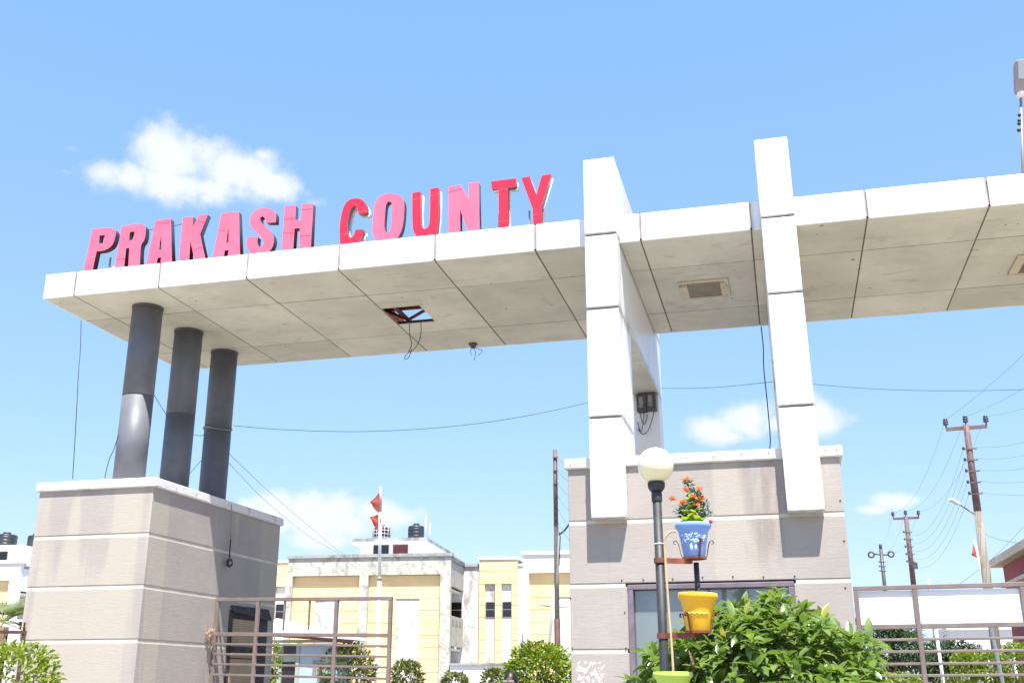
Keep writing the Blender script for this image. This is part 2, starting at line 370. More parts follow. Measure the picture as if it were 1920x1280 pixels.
# ---------------------------------------------------------------- canopy
YF, YB, ZS, ZT = 11.078, 14.48, 6.375, 6.712
XL, XR = -9.095, 6.05
GX = 1.2245; SEAMS = [-1.29 + GX*k for k in range(-6, 6)]
P1 = (-1.896, -1.535); P2 = (.045, .405)
SPANS = [(XL, P1[0] - .004), (P1[1] + .004, P2[0] + .0), (P2[1] - .0, XR)]
can = thing('entrance_canopy', 'long flat white panelled canopy spanning the gateway beneath the red letters', 'canopy', (-4, 12.7, ZS))
gp = .008; fg = .011
hole = (-4.955, -4.42, 12.52, 13.20)
for a, b in SPANS:
    xs = [a] + [s for s in SEAMS if a + .08 < s < b - .08] + [b]
    for x0, x1 in zip(xs[:-1], xs[1:]):
        e0 = 0 if x0 == a else gp; e1 = 0 if x1 == b else gp; f0 = 0 if x0 == a else fg; f1 = 0 if x1 == b else fg
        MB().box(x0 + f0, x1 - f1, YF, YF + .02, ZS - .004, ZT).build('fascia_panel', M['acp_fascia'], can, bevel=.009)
        MB().box(x0 + e0, x1 - e1, YB - .02, YB, ZS - .004, ZT).build('rear_fascia_panel', M['acp'], can, bevel=.006)
        rows = [YF + .022, 12.0, 13.62, YB - .022]
        for j in range(3):
            y0, y1 = rows[j] + (gp if j else 0), rows[j+1] - (gp if j < 2 else 0)
            m = MB(); dz = random.uniform(-.002, .002)
            if j == 1 and x0 < hole[0] < x1 and a == XL:
                h0, h1, h2, h3 = hole
                m.box(x0 + e0, x1 - e1, y0, h2, ZS, ZS + .012); m.box(x0 + e0, x1 - e1, h3, y1, ZS, ZS + .012)
                m.box(h1, x1 - e1, h2, h3, ZS, ZS + .012)
                if h0 > x0 + e0: m.box(x0 + e0, h0, h2, h3, ZS, ZS + .012)
                m.build('soffit_panel', M['soffit'], can, label='panel with a broken square hole')
            else:
                m.box(x0 + e0, x1 - e1, y0, y1, ZS + dz, ZS + .012 + dz).build('soffit_panel', M['soffit'], can, bevel=.003, seg=1)
    m = MB()
    for s in xs[1:-1]:
        m.box(s - gp + .001, s + gp - .001, YF + .024, YB - .024, ZS + .003, ZS + .011)
    m.build('soffit_joint', M['sealant'], can)
    m = MB()
    for y in (12.0, 13.62):
        for x0, x1 in zip(xs[:-1], xs[1:]): m.box(x0 + gp + .001, x1 - gp - .001, y - gp + .001, y + gp - .001, ZS + .003, ZS + .011)
    m.build('soffit_joint', M['sealant'], can)
    for s in xs[1:-1]:
        MB().box(s - .03, s + .03, YF + .021, YF + .03, ZS + .032, ZT - .01).build('fascia_joint', M['joint'], can); MB().box(s - .03, s + .03, YB - .03, YB - .021, ZS + .032, ZT - .01).build('fascia_joint', M['joint'], can)
    MB().box(a, b, YF + .024, YF + .26, ZT - .014, ZT - .006).build('fascia_cap', M['acp'], can)
    for y in (11.9, 12.36, 13.34, 14.1):     # steel inside the hollow canopy
        MB().box(a + .05, b - .05, y, y + .05, ZS + .05, ZS + .10).build('steel_beam', M['redsteel'], can)
for x0, x1 in ((11.1, 12.0), (12.0, 13.62), (13.62, YB)):
    MB().box(XL, XL + .02, x0 + gp, x1 - gp, ZS - .004, ZT).build('end_fascia_panel', M['acp'], can, bevel=.006)
MB().box(XL + .03, -5.16, YF + .03, YB - .03, ZT - .002, ZT + .002).build('roof_sheet', M['redsteel'], can); MB().box(-5.159, P1[0] - .02, YF + .27, 13.4, ZT - .002, ZT + .002).build('roof_sheet', M['redsteel'], can)
MB().box(P1[1] + .02, P2[0], YF + .27, YB - .03, ZT - .002, ZT + .002).build('roof_sheet', M['redsteel'], can); MB().box(P2[1] + .05, XR - .03, YF + .27, YB - .03, ZT - .002, ZT + .002).build('roof_sheet', M['redsteel'], can)
for i, x in enumerate((-8.2, -6.6, -4.9, -4.5, -3.1, -.9, 1.3, 2.9)):
    MB().bar((x, 11.2, ZS + .14), (x, 14.4, ZS + .14), .045).build('steel_beam', M['redsteel'], can)
for y in (12.385, 13.365):
    m = MB()
    for k in range(10): m.bar((-8.6 + k*.62, y, ZS + .12), (-8.29 + k*.62, y, ZT - .06), .035); m.bar((-8.29 + k*.62, y, ZT - .06), (-7.98 + k*.62, y, ZS + .12), .035)
    m.bar((-8.7, y, ZT - .04), (-2.2, y, ZT - .04), .045); m.build('steel_truss', M['redsteel'], can)

# three round columns
def column(y, label, sub):
    c = thing('support_column', label, 'column', (-7.955, y, 3.9), group='round columns under the canopy')
    r0 = .196
    MB().lathe((-7.955, y, 0), [(r0, 3.9), (r0, 5.135)], 40).build('lower_shaft', M['column'], c)
    MB().lathe((-7.955, y, 0), [(r0, 5.15), (r0, ZS - .003)], 40).build('upper_shaft', M['column'], c)
    MB().lathe((-7.955, y, 0), [(r0 - .006, 5.125), (r0 - .006, 5.16)], 40).build('joint_ring', M['ring'], c)
    MB().lathe((-7.955, y, 0), [(r0 + .008, ZS - .03), (r0 + .008, ZS - .004)], 40).build('top_collar', M['ring'], c)
column(11.715, 'front charcoal round column, its lower half in bright sunlight', 0)
column(12.752, 'middle charcoal round column of the three under the canopy', 1)
column(13.78, 'rear charcoal round column with a cable wound around its joint', 2)

# two portal frames clad in white panels
def portal(x0, x1, lean, label):
    pr = thing('portal_frame', label, 'pillar', ((x0+x1)/2, 11.0, 3.2), group='white portal frames over the gatehouse')
    zs = [3.23, 4.30, 5.53, 6.41, 7.357]; YP = 10.87
    def lx(z): return lean * (z - 3.22)
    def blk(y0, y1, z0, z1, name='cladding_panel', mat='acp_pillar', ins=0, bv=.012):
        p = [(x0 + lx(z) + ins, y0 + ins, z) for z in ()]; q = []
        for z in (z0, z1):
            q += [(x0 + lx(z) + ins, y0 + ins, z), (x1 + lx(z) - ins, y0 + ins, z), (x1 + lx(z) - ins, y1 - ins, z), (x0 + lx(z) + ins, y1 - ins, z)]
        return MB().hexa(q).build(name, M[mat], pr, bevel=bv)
    g_ = .009
    YW = 11.05
    # front leg: hangs in front of the wall, widens above the coping
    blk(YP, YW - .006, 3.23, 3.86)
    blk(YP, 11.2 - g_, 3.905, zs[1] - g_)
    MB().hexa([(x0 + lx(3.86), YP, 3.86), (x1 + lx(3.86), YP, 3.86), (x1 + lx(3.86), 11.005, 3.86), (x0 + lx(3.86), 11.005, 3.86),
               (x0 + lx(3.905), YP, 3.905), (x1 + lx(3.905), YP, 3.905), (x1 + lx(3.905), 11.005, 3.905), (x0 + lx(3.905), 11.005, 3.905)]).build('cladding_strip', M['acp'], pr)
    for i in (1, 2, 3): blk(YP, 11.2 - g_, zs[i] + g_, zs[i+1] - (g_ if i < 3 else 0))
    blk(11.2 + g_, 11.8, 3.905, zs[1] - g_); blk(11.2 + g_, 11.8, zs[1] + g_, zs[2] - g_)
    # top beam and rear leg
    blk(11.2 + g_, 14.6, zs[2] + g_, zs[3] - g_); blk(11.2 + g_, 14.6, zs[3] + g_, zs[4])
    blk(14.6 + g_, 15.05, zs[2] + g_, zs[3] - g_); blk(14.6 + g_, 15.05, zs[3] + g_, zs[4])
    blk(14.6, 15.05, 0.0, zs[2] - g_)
    # underside panels of the top beam
    MB().box(x0 + .004, x1 - .004, 11.82, 13.3, zs[2] - .012, zs[2] + .003).build('soffit_panel', M['soffit'], pr)
    MB().box(x0 + .004, x1 - .004, 13.312, 14.585, zs[2] - .012, zs[2] + .003).build('soffit_panel', M['soffit'], pr)
    blk(YP, 11.79, 4.0, 7.28, 'dark_core', 'sealant', .014, 0); blk(11.79, 15.04, 5.55, 7.28, 'dark_core', 'sealant', .014, 0)
    return pr
portal(P1[0], P1[1], 0, 'white panelled portal frame beside the letter Y, carrying the meter box')
portal(P2[0] + .035, P2[1] + .035, -.011, 'white panelled portal frame slanting over the dark wall stains')

# ---------------------------------------------------------------- gatehouses
ZGR = [0.0, .62, 1.27, 1.92, 2.57, 3.22, 3.79]
ZGL = [0.0, .30, .885, 1.475, 2.066, 2.66, 3.245, 3.79]
def gatehouse_left():
    gh = thing('gatehouse', 'taupe rendered gatehouse under the three dark round columns', 'gatehouse', (-7.82, 12.54, 0))
    x0, x1, y0, y1 = -8.585, -7.05, 10.885, 14.2
    MB().box(x0 + .006, x1 - .006, y0 + .006, y1 - .006, 0, 3.8).build('wall_core', M['groove'], gh)
    for i in range(7):
        a = ZGL[i] + (.018 if i else 0); b = ZGL[i+1] - (.018 if i < 6 else 0)
        MB().box(x0, x1, y0, y1, a, b).build('wall_band', M['plaster'], gh, bevel=.008)
    MB().box(x0 - .035, x1 + .035, y0 - .035, y1 + .035, 3.792, 3.902).build('coping', M['coping'], gh, bevel=.014)
    MB().box(x1 - .02, x1 + .014, 12.9, 13.98, 0, 2.52).build('doorway', M['awning'], gh)
    zz = 0.06
    while zz < 2.4:
        MB().box(x1 + .012, x1 + .03, 12.98, 13.56, zz, min(zz + .30, 2.42)).build('shutter_panel', M['tan'], gh, bevel=.004); zz += .312
    MB().hexa([(x1 + .004, 12.92, 2.56), (x1 + .06, 12.92, 2.50), (x1 + .06, 14.0, 2.44), (x1 + .004, 14.0, 2.56),
               (x1 + .004, 12.92, 2.59), (x1 + .06, 12.92, 2.53), (x1 + .06, 14.0, 2.47), (x1 + .004, 14.0, 2.60)]).build('awning', M['awning'], gh)
    MB().box(x1 + .015, x1 + .09, 12.95, 13.75, 2.0, 2.07).build('door_rail', M['awning'], gh)
    return gh
gatehouse_left()
def gatehouse_right():
    gh = thing('gatehouse', 'taupe rendered gatehouse with a wide glazed doorway behind the leafy bush', 'gatehouse', (-.76, 12.6, 0))
    x0, x1, y0, y1 = -2.166, .632, 11.05, 14.2; dx0, dx1, dz = -1.565, .088, 2.575
    MB().box(x0 + .006, dx0 - .02, y0 + .006, y1 - .014, 0, 3.8).build('wall_core', M['groove'], gh)
    MB().box(dx1 + .02, x1 - .006, y0 + .006, y1 - .014, 0, 3.8).build('wall_core', M['groove'], gh)
    MB().box(dx0 - .018, dx1 + .018, y0 + .006, y1 - .014, dz + .02, 3.8).build('lintel_core', M['groove'], gh)
    for i in range(6):
        a = ZGR[i] + (.018 if i else 0); b = ZGR[i+1] - (.018 if i < 5 else 0)
        if i < 4:
            MB().box(x0, dx0, y0, y1, a, b).build('wall_band', M['plaster_r'], gh, bevel=.008)
            MB().box(dx1, x1, y0, y1, a, b).build('wall_band', M['plaster_r'], gh, bevel=.008)
        else: MB().box(x0, x1, y0, y1, a, b).build('wall_band', M['plaster_r'], gh, bevel=.008)
    MB().box(x0 - .035, x1 + .035, y0 - .035, y1 + .035, 3.792, 3.902).build('coping', M['coping'], gh, bevel=.014)
    fr = MB(); fr.box(dx0, dx1, y0 - .012, y0 + .14, dz - .055, dz - .004); fr.build('door_head', M['doorframe'], gh, bevel=.006)
    for a, b in ((dx0 + .001, dx0 + .056), (dx1 - .056, dx1 - .001)):
        MB().box(a, b, y0 - .01, y0 + .14, 0, dz - .057).build('door_jamb', M['doorframe'], gh, bevel=.006)
    MB().box(dx0 + .058, -.76, y0 + .08, y0 + .088, .02, dz - .06).build('glass_pane', M['doorglass'], gh)
    MB().box(-.74, dx1 - .058, y0 + .08, y0 + .088, .02, dz - .06).build('glass_pane', M['doorglass'], gh)
    MB().box(-.758, -.742, y0 + .07, y0 + .1, .02, dz - .06).build('door_mullion', M['doorframe'], gh)
    MB().box(dx0 - .0, dx1 + .0, y1 - .9, y1 - .85, 0, dz).build('inner_wall', M['interior'], gh)
    m = MB()
    for k, (x, z) in enumerate([(-2.1, 3.85), (-2.13, 3.83), (-1.2, 3.86), (-.9, 3.85), (-.62, 3.85), (-.33, 3.86), (-.06, 3.86), (.5, 3.86), (.61, 3.86)]):
        m.sphere((x, y0 - .036, z), .007, 8, 5)
    for x, z in ((-2.16, 2.45), (-1.62, 2.62), (-1.4, 2.62), (-1.1, 2.62), (-.8, 2.63), (-.5, 2.63), (-.2, 2.62), (.1, 2.62), (.57, 2.5), (.6, 2.95), (.6, 3.35), (-1.6, 2.3), (-1.6, 1.95), (-2.15, 1.95)):
        m.sphere((x, y0 - .001, z), .009, 8, 5)
    m.build('anchor_bolt', M['bolt'], gh, kind='stuff')
    return gh
gatehouse_right()
nt = MB(); nt.box(-1.36, -1.2, 11.145, 11.147, 2.33, 2.40); nt.build('paper_notice', M['white'], label='small white paper notice behind the door glass, left of the lamp post', cat='notice')
MB().box(-1.50, -1.2, 11.15, 11.17, 2.455, 2.465).build('tube_light', M['white'], label='thin white tube light seen through the door glass above the notice', cat='tube light')

# meter box on the portal's rear leg
mb = thing('meter_box', 'dark twin meter box fixed inside the white portal frame', 'meter box', (-1.69, 14.55, 5.26))
MB().box(-1.835, -1.70, 14.45, 14.594, 5.25, 5.50).build('case', M['box'], mb, bevel=.008); MB().box(-1.694, -1.565, 14.45, 14.594, 5.26, 5.51).build('case', M['box'], mb, bevel=.008)
MB().box(-1.80, -1.745, 14.442, 14.449, 5.30, 5.45).build('pane', M['boxpane'], mb); MB().box(-1.665, -1.61, 14.442, 14.449, 5.31, 5.47).build('pane', M['boxpane'], mb)
for k, (xa, xb, d) in enumerate(((-1.80, -1.70, .16), (-1.74, -1.84, .2), (-1.6, -1.84, .18))):
    MB().tube(sag((xa, 14.52, 5.25), (xb, 14.56, 5.22 - .1*k), d, 10), .006, 6).build('lead', M['wire'], mb)

# soffit lights
def soffit_light(cx, cy, label):
    s = thing('soffit_light', label, 'light fixture', (cx, cy, ZS), group='recessed lights in the canopy soffit')
    w, d = .31, .32; z0, z1 = ZS - .022, ZS - .004
    for x0, x1, y0, y1 in ((-w, w, -d, -d + .05), (-w, w, d - .05, d), (-w, -w + .035, -d + .051, d - .051), (w - .035, w, -d + .051, d - .051)):
        MB().box(cx + x0, cx + x1, cy + y0, cy + y1, z0, z1).build('frame', M['fixture'], s, bevel=.004)
    MB().box(cx - .2, cx + .2, cy - d + .052, cy + d - .052, z0 + .008, z1).build('glass', M['fixglass'], s)
    for x in (-.24, .24):
        MB().box(cx + x - .036, cx + x + .036, cy - d + .052, cy + d - .052, z0 + .004, z1).build('reflector', M['fixture'], s)
    return s
soffit_light(-.707, 12.805, 'recessed soffit light between the two white portal frames')
soffit_light(3.24, 12.9, 'rusty edged soffit light cut by the edge of the view')
m = thing('broken_lamp_mount', 'dark stub of a broken lamp with loose wires near the soffit edge', 'lamp mount', (-4.19, 14.28, ZS))
MB().lathe((-4.19, 14.28, ZS), [(.07, -.012), (.05, -.03), (.03, -.07)][::-1], 12).build('stub', M['box'], m)
for dx, dy, l in ((.02, 0, .2), (-.02, .01, .12), (.07, 0, .14)):
    MB().tube(smooth_path([(-4.19, 14.28, ZS - .06), (-4.19 + dx*2, 14.28 + dy, ZS - .06 - l*.4), (-4.19 + dx, 14.28, ZS - .06 - l)]), .004, 5).build('loose_wire', M['wire'], m)

# ---------------------------------------------------------------- letters
LET = [('P', 'pink', [[(-8.554, 6.722),(-8.421, 6.722),(-8.395, 6.981),(-8.302, 6.979),(-8.203, 7.011),(-8.155, 7.074),(-8.141, 7.161),(-8.139, 7.23),(-8.177, 7.279),(-8.232, 7.304),(-8.502, 7.304)], [(-8.379, 7.206),(-8.301, 7.201),(-8.297, 7.138),(-8.321, 7.087),(-8.383, 7.088)]]),('R', 'pink', [[(-8.093, 6.722),(-7.956, 6.722),(-7.959, 6.981),(-7.911, 6.979),(-7.895, 6.722),(-7.725, 6.722),(-7.756, 7.004),(-7.705, 7.057),(-7.696, 7.153),(-7.707, 7.248),(-7.743, 7.291),(-7.802, 7.314),(-8.066, 7.301)], [(-7.929, 7.208),(-7.86, 7.203),(-7.865, 7.122),(-7.886, 7.085),(-7.937, 7.089)]]),('A', 'pink', [[(-7.634, 6.722),(-7.485, 6.722),(-7.478, 6.797),(-7.428, 6.796),(-7.43, 6.722),(-7.266, 6.722),(-7.354, 7.332),(-7.57, 7.326)], [(-7.463, 7.114),(-7.438, 6.903),(-7.479, 6.905)]]),('K', 'pink', [[(-7.168, 6.722),(-7.023, 6.722),(-7.032, 6.982),(-6.947, 6.722),(-6.796, 6.722),(-6.905, 7.069),(-6.822, 7.336),(-6.949, 7.326),(-7.029, 7.155),(-7.031, 7.325),(-7.176, 7.322)]]),('A', 'pink', [[(-6.693, 6.722),(-6.538, 6.722),(-6.532, 6.803),(-6.477, 6.801),(-6.48, 6.722),(-6.312, 6.722),(-6.384, 7.323),(-6.623, 7.322)], [(-6.507, 7.126),(-6.487, 6.906),(-6.526, 6.908)]]),('S', 'pink', [[(-6.159, 6.722),(-6.211, 6.772),(-6.236, 6.84),(-6.235, 6.949),(-6.087, 6.943),(-6.09, 6.863),(-6.071, 6.814),(-6.037, 6.799),(-6.005, 6.817),(-5.999, 6.863),(-6.033, 6.923),(-6.105, 6.997),(-6.189, 7.082),(-6.22, 7.162),(-6.212, 7.238),(-6.16, 7.309),(-6.075, 7.333),(-5.988, 7.323),(-5.909, 7.29),(-5.857, 7.237),(-5.853, 7.112),(-5.987, 7.122),(-6.006, 7.186),(-6.042, 7.219),(-6.074, 7.204),(-6.072, 7.155),(-6.018, 7.092),(-5.936, 7.017),(-5.873, 6.944),(-5.857, 6.858),(-5.874, 6.775),(-5.913, 6.722)]]),('H', 'pink', [[(-5.744, 6.722),(-5.59, 6.722),(-5.59, 6.999),(-5.519, 6.998),(-5.506, 6.722),(-5.353, 6.722),(-5.362, 7.314),(-5.513, 7.327),(-5.513, 7.108),(-5.593, 7.117),(-5.598, 7.32),(-5.745, 7.327)]]),('C', 'red', [[(-4.962, 6.722),(-4.979, 6.813),(-4.986, 6.95),(-4.974, 7.103),(-4.95, 7.222),(-4.903, 7.295),(-4.837, 7.322),(-4.752, 7.316),(-4.683, 7.273),(-4.646, 7.213),(-4.636, 7.169),(-4.633, 7.1),(-4.746, 7.104),(-4.757, 7.165),(-4.781, 7.211),(-4.815, 7.217),(-4.851, 7.185),(-4.872, 7.092),(-4.886, 6.956),(-4.879, 6.853),(-4.844, 6.794),(-4.806, 6.803),(-4.783, 6.843),(-4.774, 6.897),(-4.669, 6.89),(-4.677, 6.806),(-4.716, 6.722)]]),('O', 'pink', [[(-4.492, 6.722),(-4.535, 6.774),(-4.555, 6.844),(-4.553, 6.988),(-4.543, 7.158),(-4.523, 7.259),(-4.467, 7.318),(-4.384, 7.338),(-4.284, 7.325),(-4.208, 7.287),(-4.16, 7.226),(-4.15, 7.156),(-4.149, 7.029),(-4.161, 6.878),(-4.186, 6.788),(-4.233, 6.722)], [(-4.391, 7.192),(-4.363, 7.224),(-4.33, 7.22),(-4.306, 7.183),(-4.306, 7.046),(-4.312, 6.877),(-4.331, 6.82),(-4.363, 6.811),(-4.389, 6.835),(-4.402, 6.904),(-4.398, 7.056)]]),('U', 'red', [[(-3.977, 6.722),(-4.019, 6.778),(-4.038, 6.864),(-4.052, 7.303),(-3.945, 7.312),(-3.943, 7.09),(-3.937, 6.904),(-3.919, 6.835),(-3.882, 6.806),(-3.834, 6.826),(-3.816, 6.891),(-3.821, 7.332),(-3.717, 7.337),(-3.705, 6.979),(-3.713, 6.829),(-3.736, 6.722),(-3.791, 6.722)]]),('N', 'pink', [[(-3.582, 6.722),(-3.432, 6.722),(-3.437, 7.01),(-3.341, 6.722),(-3.193, 6.722),(-3.208, 7.349),(-3.331, 7.351),(-3.335, 7.139),(-3.438, 7.341),(-3.59, 7.328)]]),('T', 'red', [[(-2.956, 6.722),(-2.842, 6.722),(-2.847, 7.231),(-2.749, 7.232),(-2.749, 7.342),(-3.054, 7.339),(-3.049, 7.237),(-2.963, 7.236)]]),('Y', 'red', [[(-2.54, 6.722),(-2.436, 6.722),(-2.434, 6.962),(-2.318, 7.347),(-2.431, 7.339),(-2.498, 7.103),(-2.582, 7.348),(-2.684, 7.339),(-2.547, 6.923)]])]
def round_poly(pts):
    for _ in range(2):
        n = len(pts); out = []
        for i in range(n):
            a, b, c = (Vector(pts[(i + k) % n]) for k in (-1, 0, 1))
            ang = (b - a).angle(c - b, 0) if (b - a).length > 1e-5 and (c - b).length > 1e-5 else 0
            if ang > R(52) or ang < R(2.5): out.append(tuple(b))
            else: out += [tuple(b + (a - b)*.25), tuple(b + (c - b)*.25)]
        pts = out
    return pts
def poly_mesh(name, polys, y0, y1, off=0.0):
    cu = bpy.data.curves.new(name, 'CURVE'); cu.dimensions = '2D'; cu.fill_mode = 'BOTH'; cu.extrude = (y1 - y0)/2; cu.offset = off
    for pl in polys:
        sp = cu.splines.new('POLY'); sp.points.add(len(pl) - 1); sp.use_cyclic_u = True
        for p_, (x, z) in zip(sp.points, pl): p_.co = (x, z, 0, 1)
    ob = bpy.data.objects.new(name, cu); C.objects.link(ob)
    me = bpy.data.meshes.new_from_object(ob.evaluated_get(bpy.context.evaluated_depsgraph_get()))
    C.objects.unlink(ob); bpy.data.objects.remove(ob)
    me.transform(Matrix.Translation((0, (y0 + y1)/2, 0)) @ Matrix.Rotation(R(90), 4, 'X')); return me
def mesh_obj(name, me, mat, parent, kind=None):
    me.name = name; me.materials.clear(); me.materials.append(mat); me.transform(Matrix.Translation(-root_loc(parent)))
    o = bpy.data.objects.new(name, me); C.objects.link(o); o.parent = parent; return o
LAB = ['pink letter P at the start of the sign', 'pink letter R between P and A on the sign', 'pink letter A between R and K on the sign', 'pink letter K between two letters A', 'pink letter A between K and S', 'pink letter S before the H', 'pink letter H ending the first word',
       'red letter C with an open pale backing', 'pink letter O between the red C and U', 'red letter U with a white strip showing behind', 'pink letter N between the red U and T', 'red letter T beside the pink N', 'red letter Y with a pale backing, last of the sign']
LOBJ = []
for (ch, kind, polys), lab in zip(LET, LAB):
    if ch in 'PRSCOU': polys = [round_poly(p_) for p_ in polys]
    xs = [x for x, z in polys[0]]
    L = thing('sign_letter', lab + ', standing on the canopy edge', 'letter', ((min(xs)+max(xs))/2, 11.13, ZT), group='letters of the rooftop sign')
    LOBJ.append(L); red = kind == 'red'; fy = 11.10
    mesh_obj('letter_face', poly_mesh('letter_face', polys, fy, fy + .008), M['red' if red else 'pink'], L)
    d = .095 if not red else .07
    mesh_obj('letter_return', poly_mesh('letter_return', polys, fy + .009, fy + d, -.003), M['letterside2' if red else 'letterside'], L)
    if red:
        mesh_obj('letter_backing', poly_mesh('letter_backing', polys, fy + .105, fy + .15, -.004), M['backing'], L)
    m = MB(); zc = max(z for x, z in polys[0])
    for x in (min(xs) + .07, max(xs) - .12): m.box(x, x + .02, fy + d + .002, fy + d + .02, ZT - .004, ZT + (zc - ZT)*.35)
    m.build('letter_bracket', M['galv'], L)
for k_, a, b in ((1, (-8.087, 11.098, 6.835), (-7.949, 11.098, 6.837)), (2, (-7.566, 11.099, 7.288), (-7.350, 11.098, 7.287)), (3, (-6.960, 11.098, 7.254), (-6.855, 11.098, 7.233)), (3, (-6.969, 11.098, 6.854), (-6.844, 11.098, 6.885)), (4, (-6.638, 11.098, 7.093), (-6.537, 11.098, 7.069)), (6, (-5.740, 11.098, 7.145), (-5.591, 11.098, 7.135)), (6, (-5.507, 11.098, 7.249), (-5.361, 11.098, 7.242)), (6, (-5.743, 11.098, 6.958), (-5.597, 11.098, 6.940)), (6, (-5.509, 11.098, 6.886), (-5.359, 11.098, 6.884)), (10, (-3.589, 11.098, 7.257), (-3.418, 11.098, 7.290)), (7, (-4.750, 11.098, 7.134), (-4.638, 11.098, 7.130)), (7, (-4.970, 11.098, 6.849), (-4.878, 11.098, 6.848)), (9, (-4.045, 11.098, 7.212), (-3.946, 11.098, 7.214)), (9, (-3.818, 11.098, 7.237), (-3.716, 11.098, 7.234)), (11, (-2.954, 11.098, 6.796), (-2.846, 11.098, 6.801)), (11, (-2.958, 11.098, 7.217), (-2.849, 11.098, 7.213)), (12, (-2.539, 11.098, 6.840), (-2.435, 11.098, 6.837)), ):
    MB().bar(a, b, .002, .0045).build('face_joint', M['redjoint' if LET[k_][1] == 'red' else 'pinkjoint'], LOBJ[k_])
MB().tube(sag((-7.792, 11.240, 7.274), (-7.218, 11.240, 7.311), .01), .004, 6).build('sign_cable', M['wire'], label='thin cable strung behind the pink letters R, A and K', cat='cable')
MB().tube(smooth_path([(-8.02, 11.2, 6.88), (-8.0, 11.21, 6.8), (-8.0, 11.2, 6.712)]), .005, 6).build('sign_lead', M['wire'], label='short wire hanging below the bowl of the pink letter P', cat='wire')
MB().box(-8.2, -8.17, 11.2, 11.23, 6.706, 6.79).build('sign_bracket', M['white'], label='small white bracket beside the stem of letter P', cat='bracket')

# floodlight pole at the right edge, standing on the canopy
fl = thing('flood_lamp', 'grey floodlight on a thin pole standing on the right end of canopy', 'floodlight', (2.899, 11.900, 7.074))
pt, pb = Vector((3.074, 11.900, 8.112)), Vector((2.891, 11.900, 7.055)); pb.z = ZS + .1
MB().tube([pb, pt], .015, 10).build('pole', M['galv'], fl)
for q in (.45, .56, .62, .75):
    c = pt.lerp(Vector((2.891, 11.900, 7.055)), q*.6); MB().tube([c - Vector((0,0,.012)), c + Vector((0,0,.012))], .021, 10).build('clamp', M['wire'], fl)
hx, hz = pt.x, pt.z
hd = MB(); hd.hexa([(hx-.07,11.83,hz-.01),(hx+.30,11.83,hz-.01),(hx+.30,11.95,hz-.01),(hx-.07,11.95,hz-.01),(hx-.05,11.70,hz+.33),(hx+.28,11.70,hz+.33),(hx+.28,11.84,hz+.35),(hx-.05,11.84,hz+.35)])
hd.build('lamp_shell', M['lamphead'], fl, bevel=.03)
MB().hexa([(hx-.03,11.775,hz+.11),(hx+.26,11.775,hz+.11),(hx+.26,11.78,hz+.11),(hx-.03,11.78,hz+.11),(hx-.02,11.70,hz+.31),(hx+.25,11.70,hz+.31),(hx+.25,11.71,hz+.31),(hx-.02,11.71,hz+.31)]).build('lamp_glass', M['lampglass'], fl)
MB().lathe((hx, 11.88, hz - .02), [(.045, -.05), (.05, 0), (.04, .03)], 12).build('socket', M['white'], fl)
# ---------------------------------------------------------------- gates
def gate(P, Q, ztop, zrail, bars, stiles, label, boards=False, thin=(), depth=.045):
    P, Q = Vector((P[0], P[1], 0)), Vector((Q[0], Q[1], 0)); ax = (Q - P); Ln = ax.length; ax.normalize()
    gt = thing('steel_gate', label, 'gate', P, math.atan2(ax.y, ax.x), group='brown steel gate leaves')
    bw = .044
    def hb(x0, x1, z, h=bw, y=0, w=depth, name='rail', mat='gate', dz=0): return MB().hexa(
        [(x0,y-w/2,z-h/2+dz*x0/Ln),(x1,y-w/2,z-h/2+dz*x1/Ln),(x1,y+w/2,z-h/2+dz*x1/Ln),(x0,y+w/2,z-h/2+dz*x0/Ln),(x0,y-w/2,z+h/2+dz*x0/Ln),(x1,y-w/2,z+h/2+dz*x1/Ln),(x1,y+w/2,z+h/2+dz*x1/Ln),(x0,y+w/2,z+h/2+dz*x0/Ln)]
        ).build(name, M[mat], gt, local=True, bevel=.004)
    sg = gate.sag
    hb(0, Ln, ztop - bw/2, dz=sg, name='top_rail'); 
    xs = [0] + list(stiles) + [Ln - bw]
    for i, x in enumerate(xs):
        s_ = sg*x/Ln
        MB().box(x, x + bw, -depth/2 + .002, depth/2 - .002, .12, ztop - bw - .001 + s_).build('stile', M['gate'], gt, local=True, bevel=.004)
        if i and not boards: MB().box(x - .012, x - .002, depth/2 - .02, depth/2 + .03, zrail + .01 + s_, ztop - bw - .002 + s_).build('inner_stile', M['gatedark'], gt, local=True)
    for x0, x1 in zip(xs[:-1], xs[1:]):
        hb(x0 + bw + .001, x1 - .001, zrail, .046, dz=sg, name='middle_rail')
        for z in bars: hb(x0 + bw + .001, x1 - .001, z, .026, w=.028, dz=sg, name='bar')
        if boards:
            MB().box(x0 + bw + .003, x1 - .003, .008, .013, zrail + .026, ztop - bw - .004).build('sheet_board', M['board'], gt, local=True)
    for x in thin: MB().box(x, x + .018, -.012, .012, zrail + .024, ztop - bw - .002).build('thin_upright', M['gate'], gt, local=True)
    return gt
gate.sag = -.055
gate((-7.045, 12.54), (-4.535, 12.19), 2.65, 2.205, [2.085, 1.965, 1.845, 1.72, 1.6, 1.48, 1.36, 1.24, 1.12, 1.0, .88, .76, .64, .52, .4, .28], [.615, 1.75], 'brown barred gate leaf hung on the left gatehouse, its upper panes empty', thin=(1.02, 1.38))
gate.sag = .02
gate((.668, 11.5), (3.9, 11.5), 2.545, 2.145, [2.02, 1.905, 1.79, 1.68, 1.57, 1.46, 1.35, 1.24, 1.13, 1.02, .9, .78, .66, .54, .42, .3], [.565, 1.555, 2.5], 'brown barred gate leaf faced with white boards at its top', boards=True)

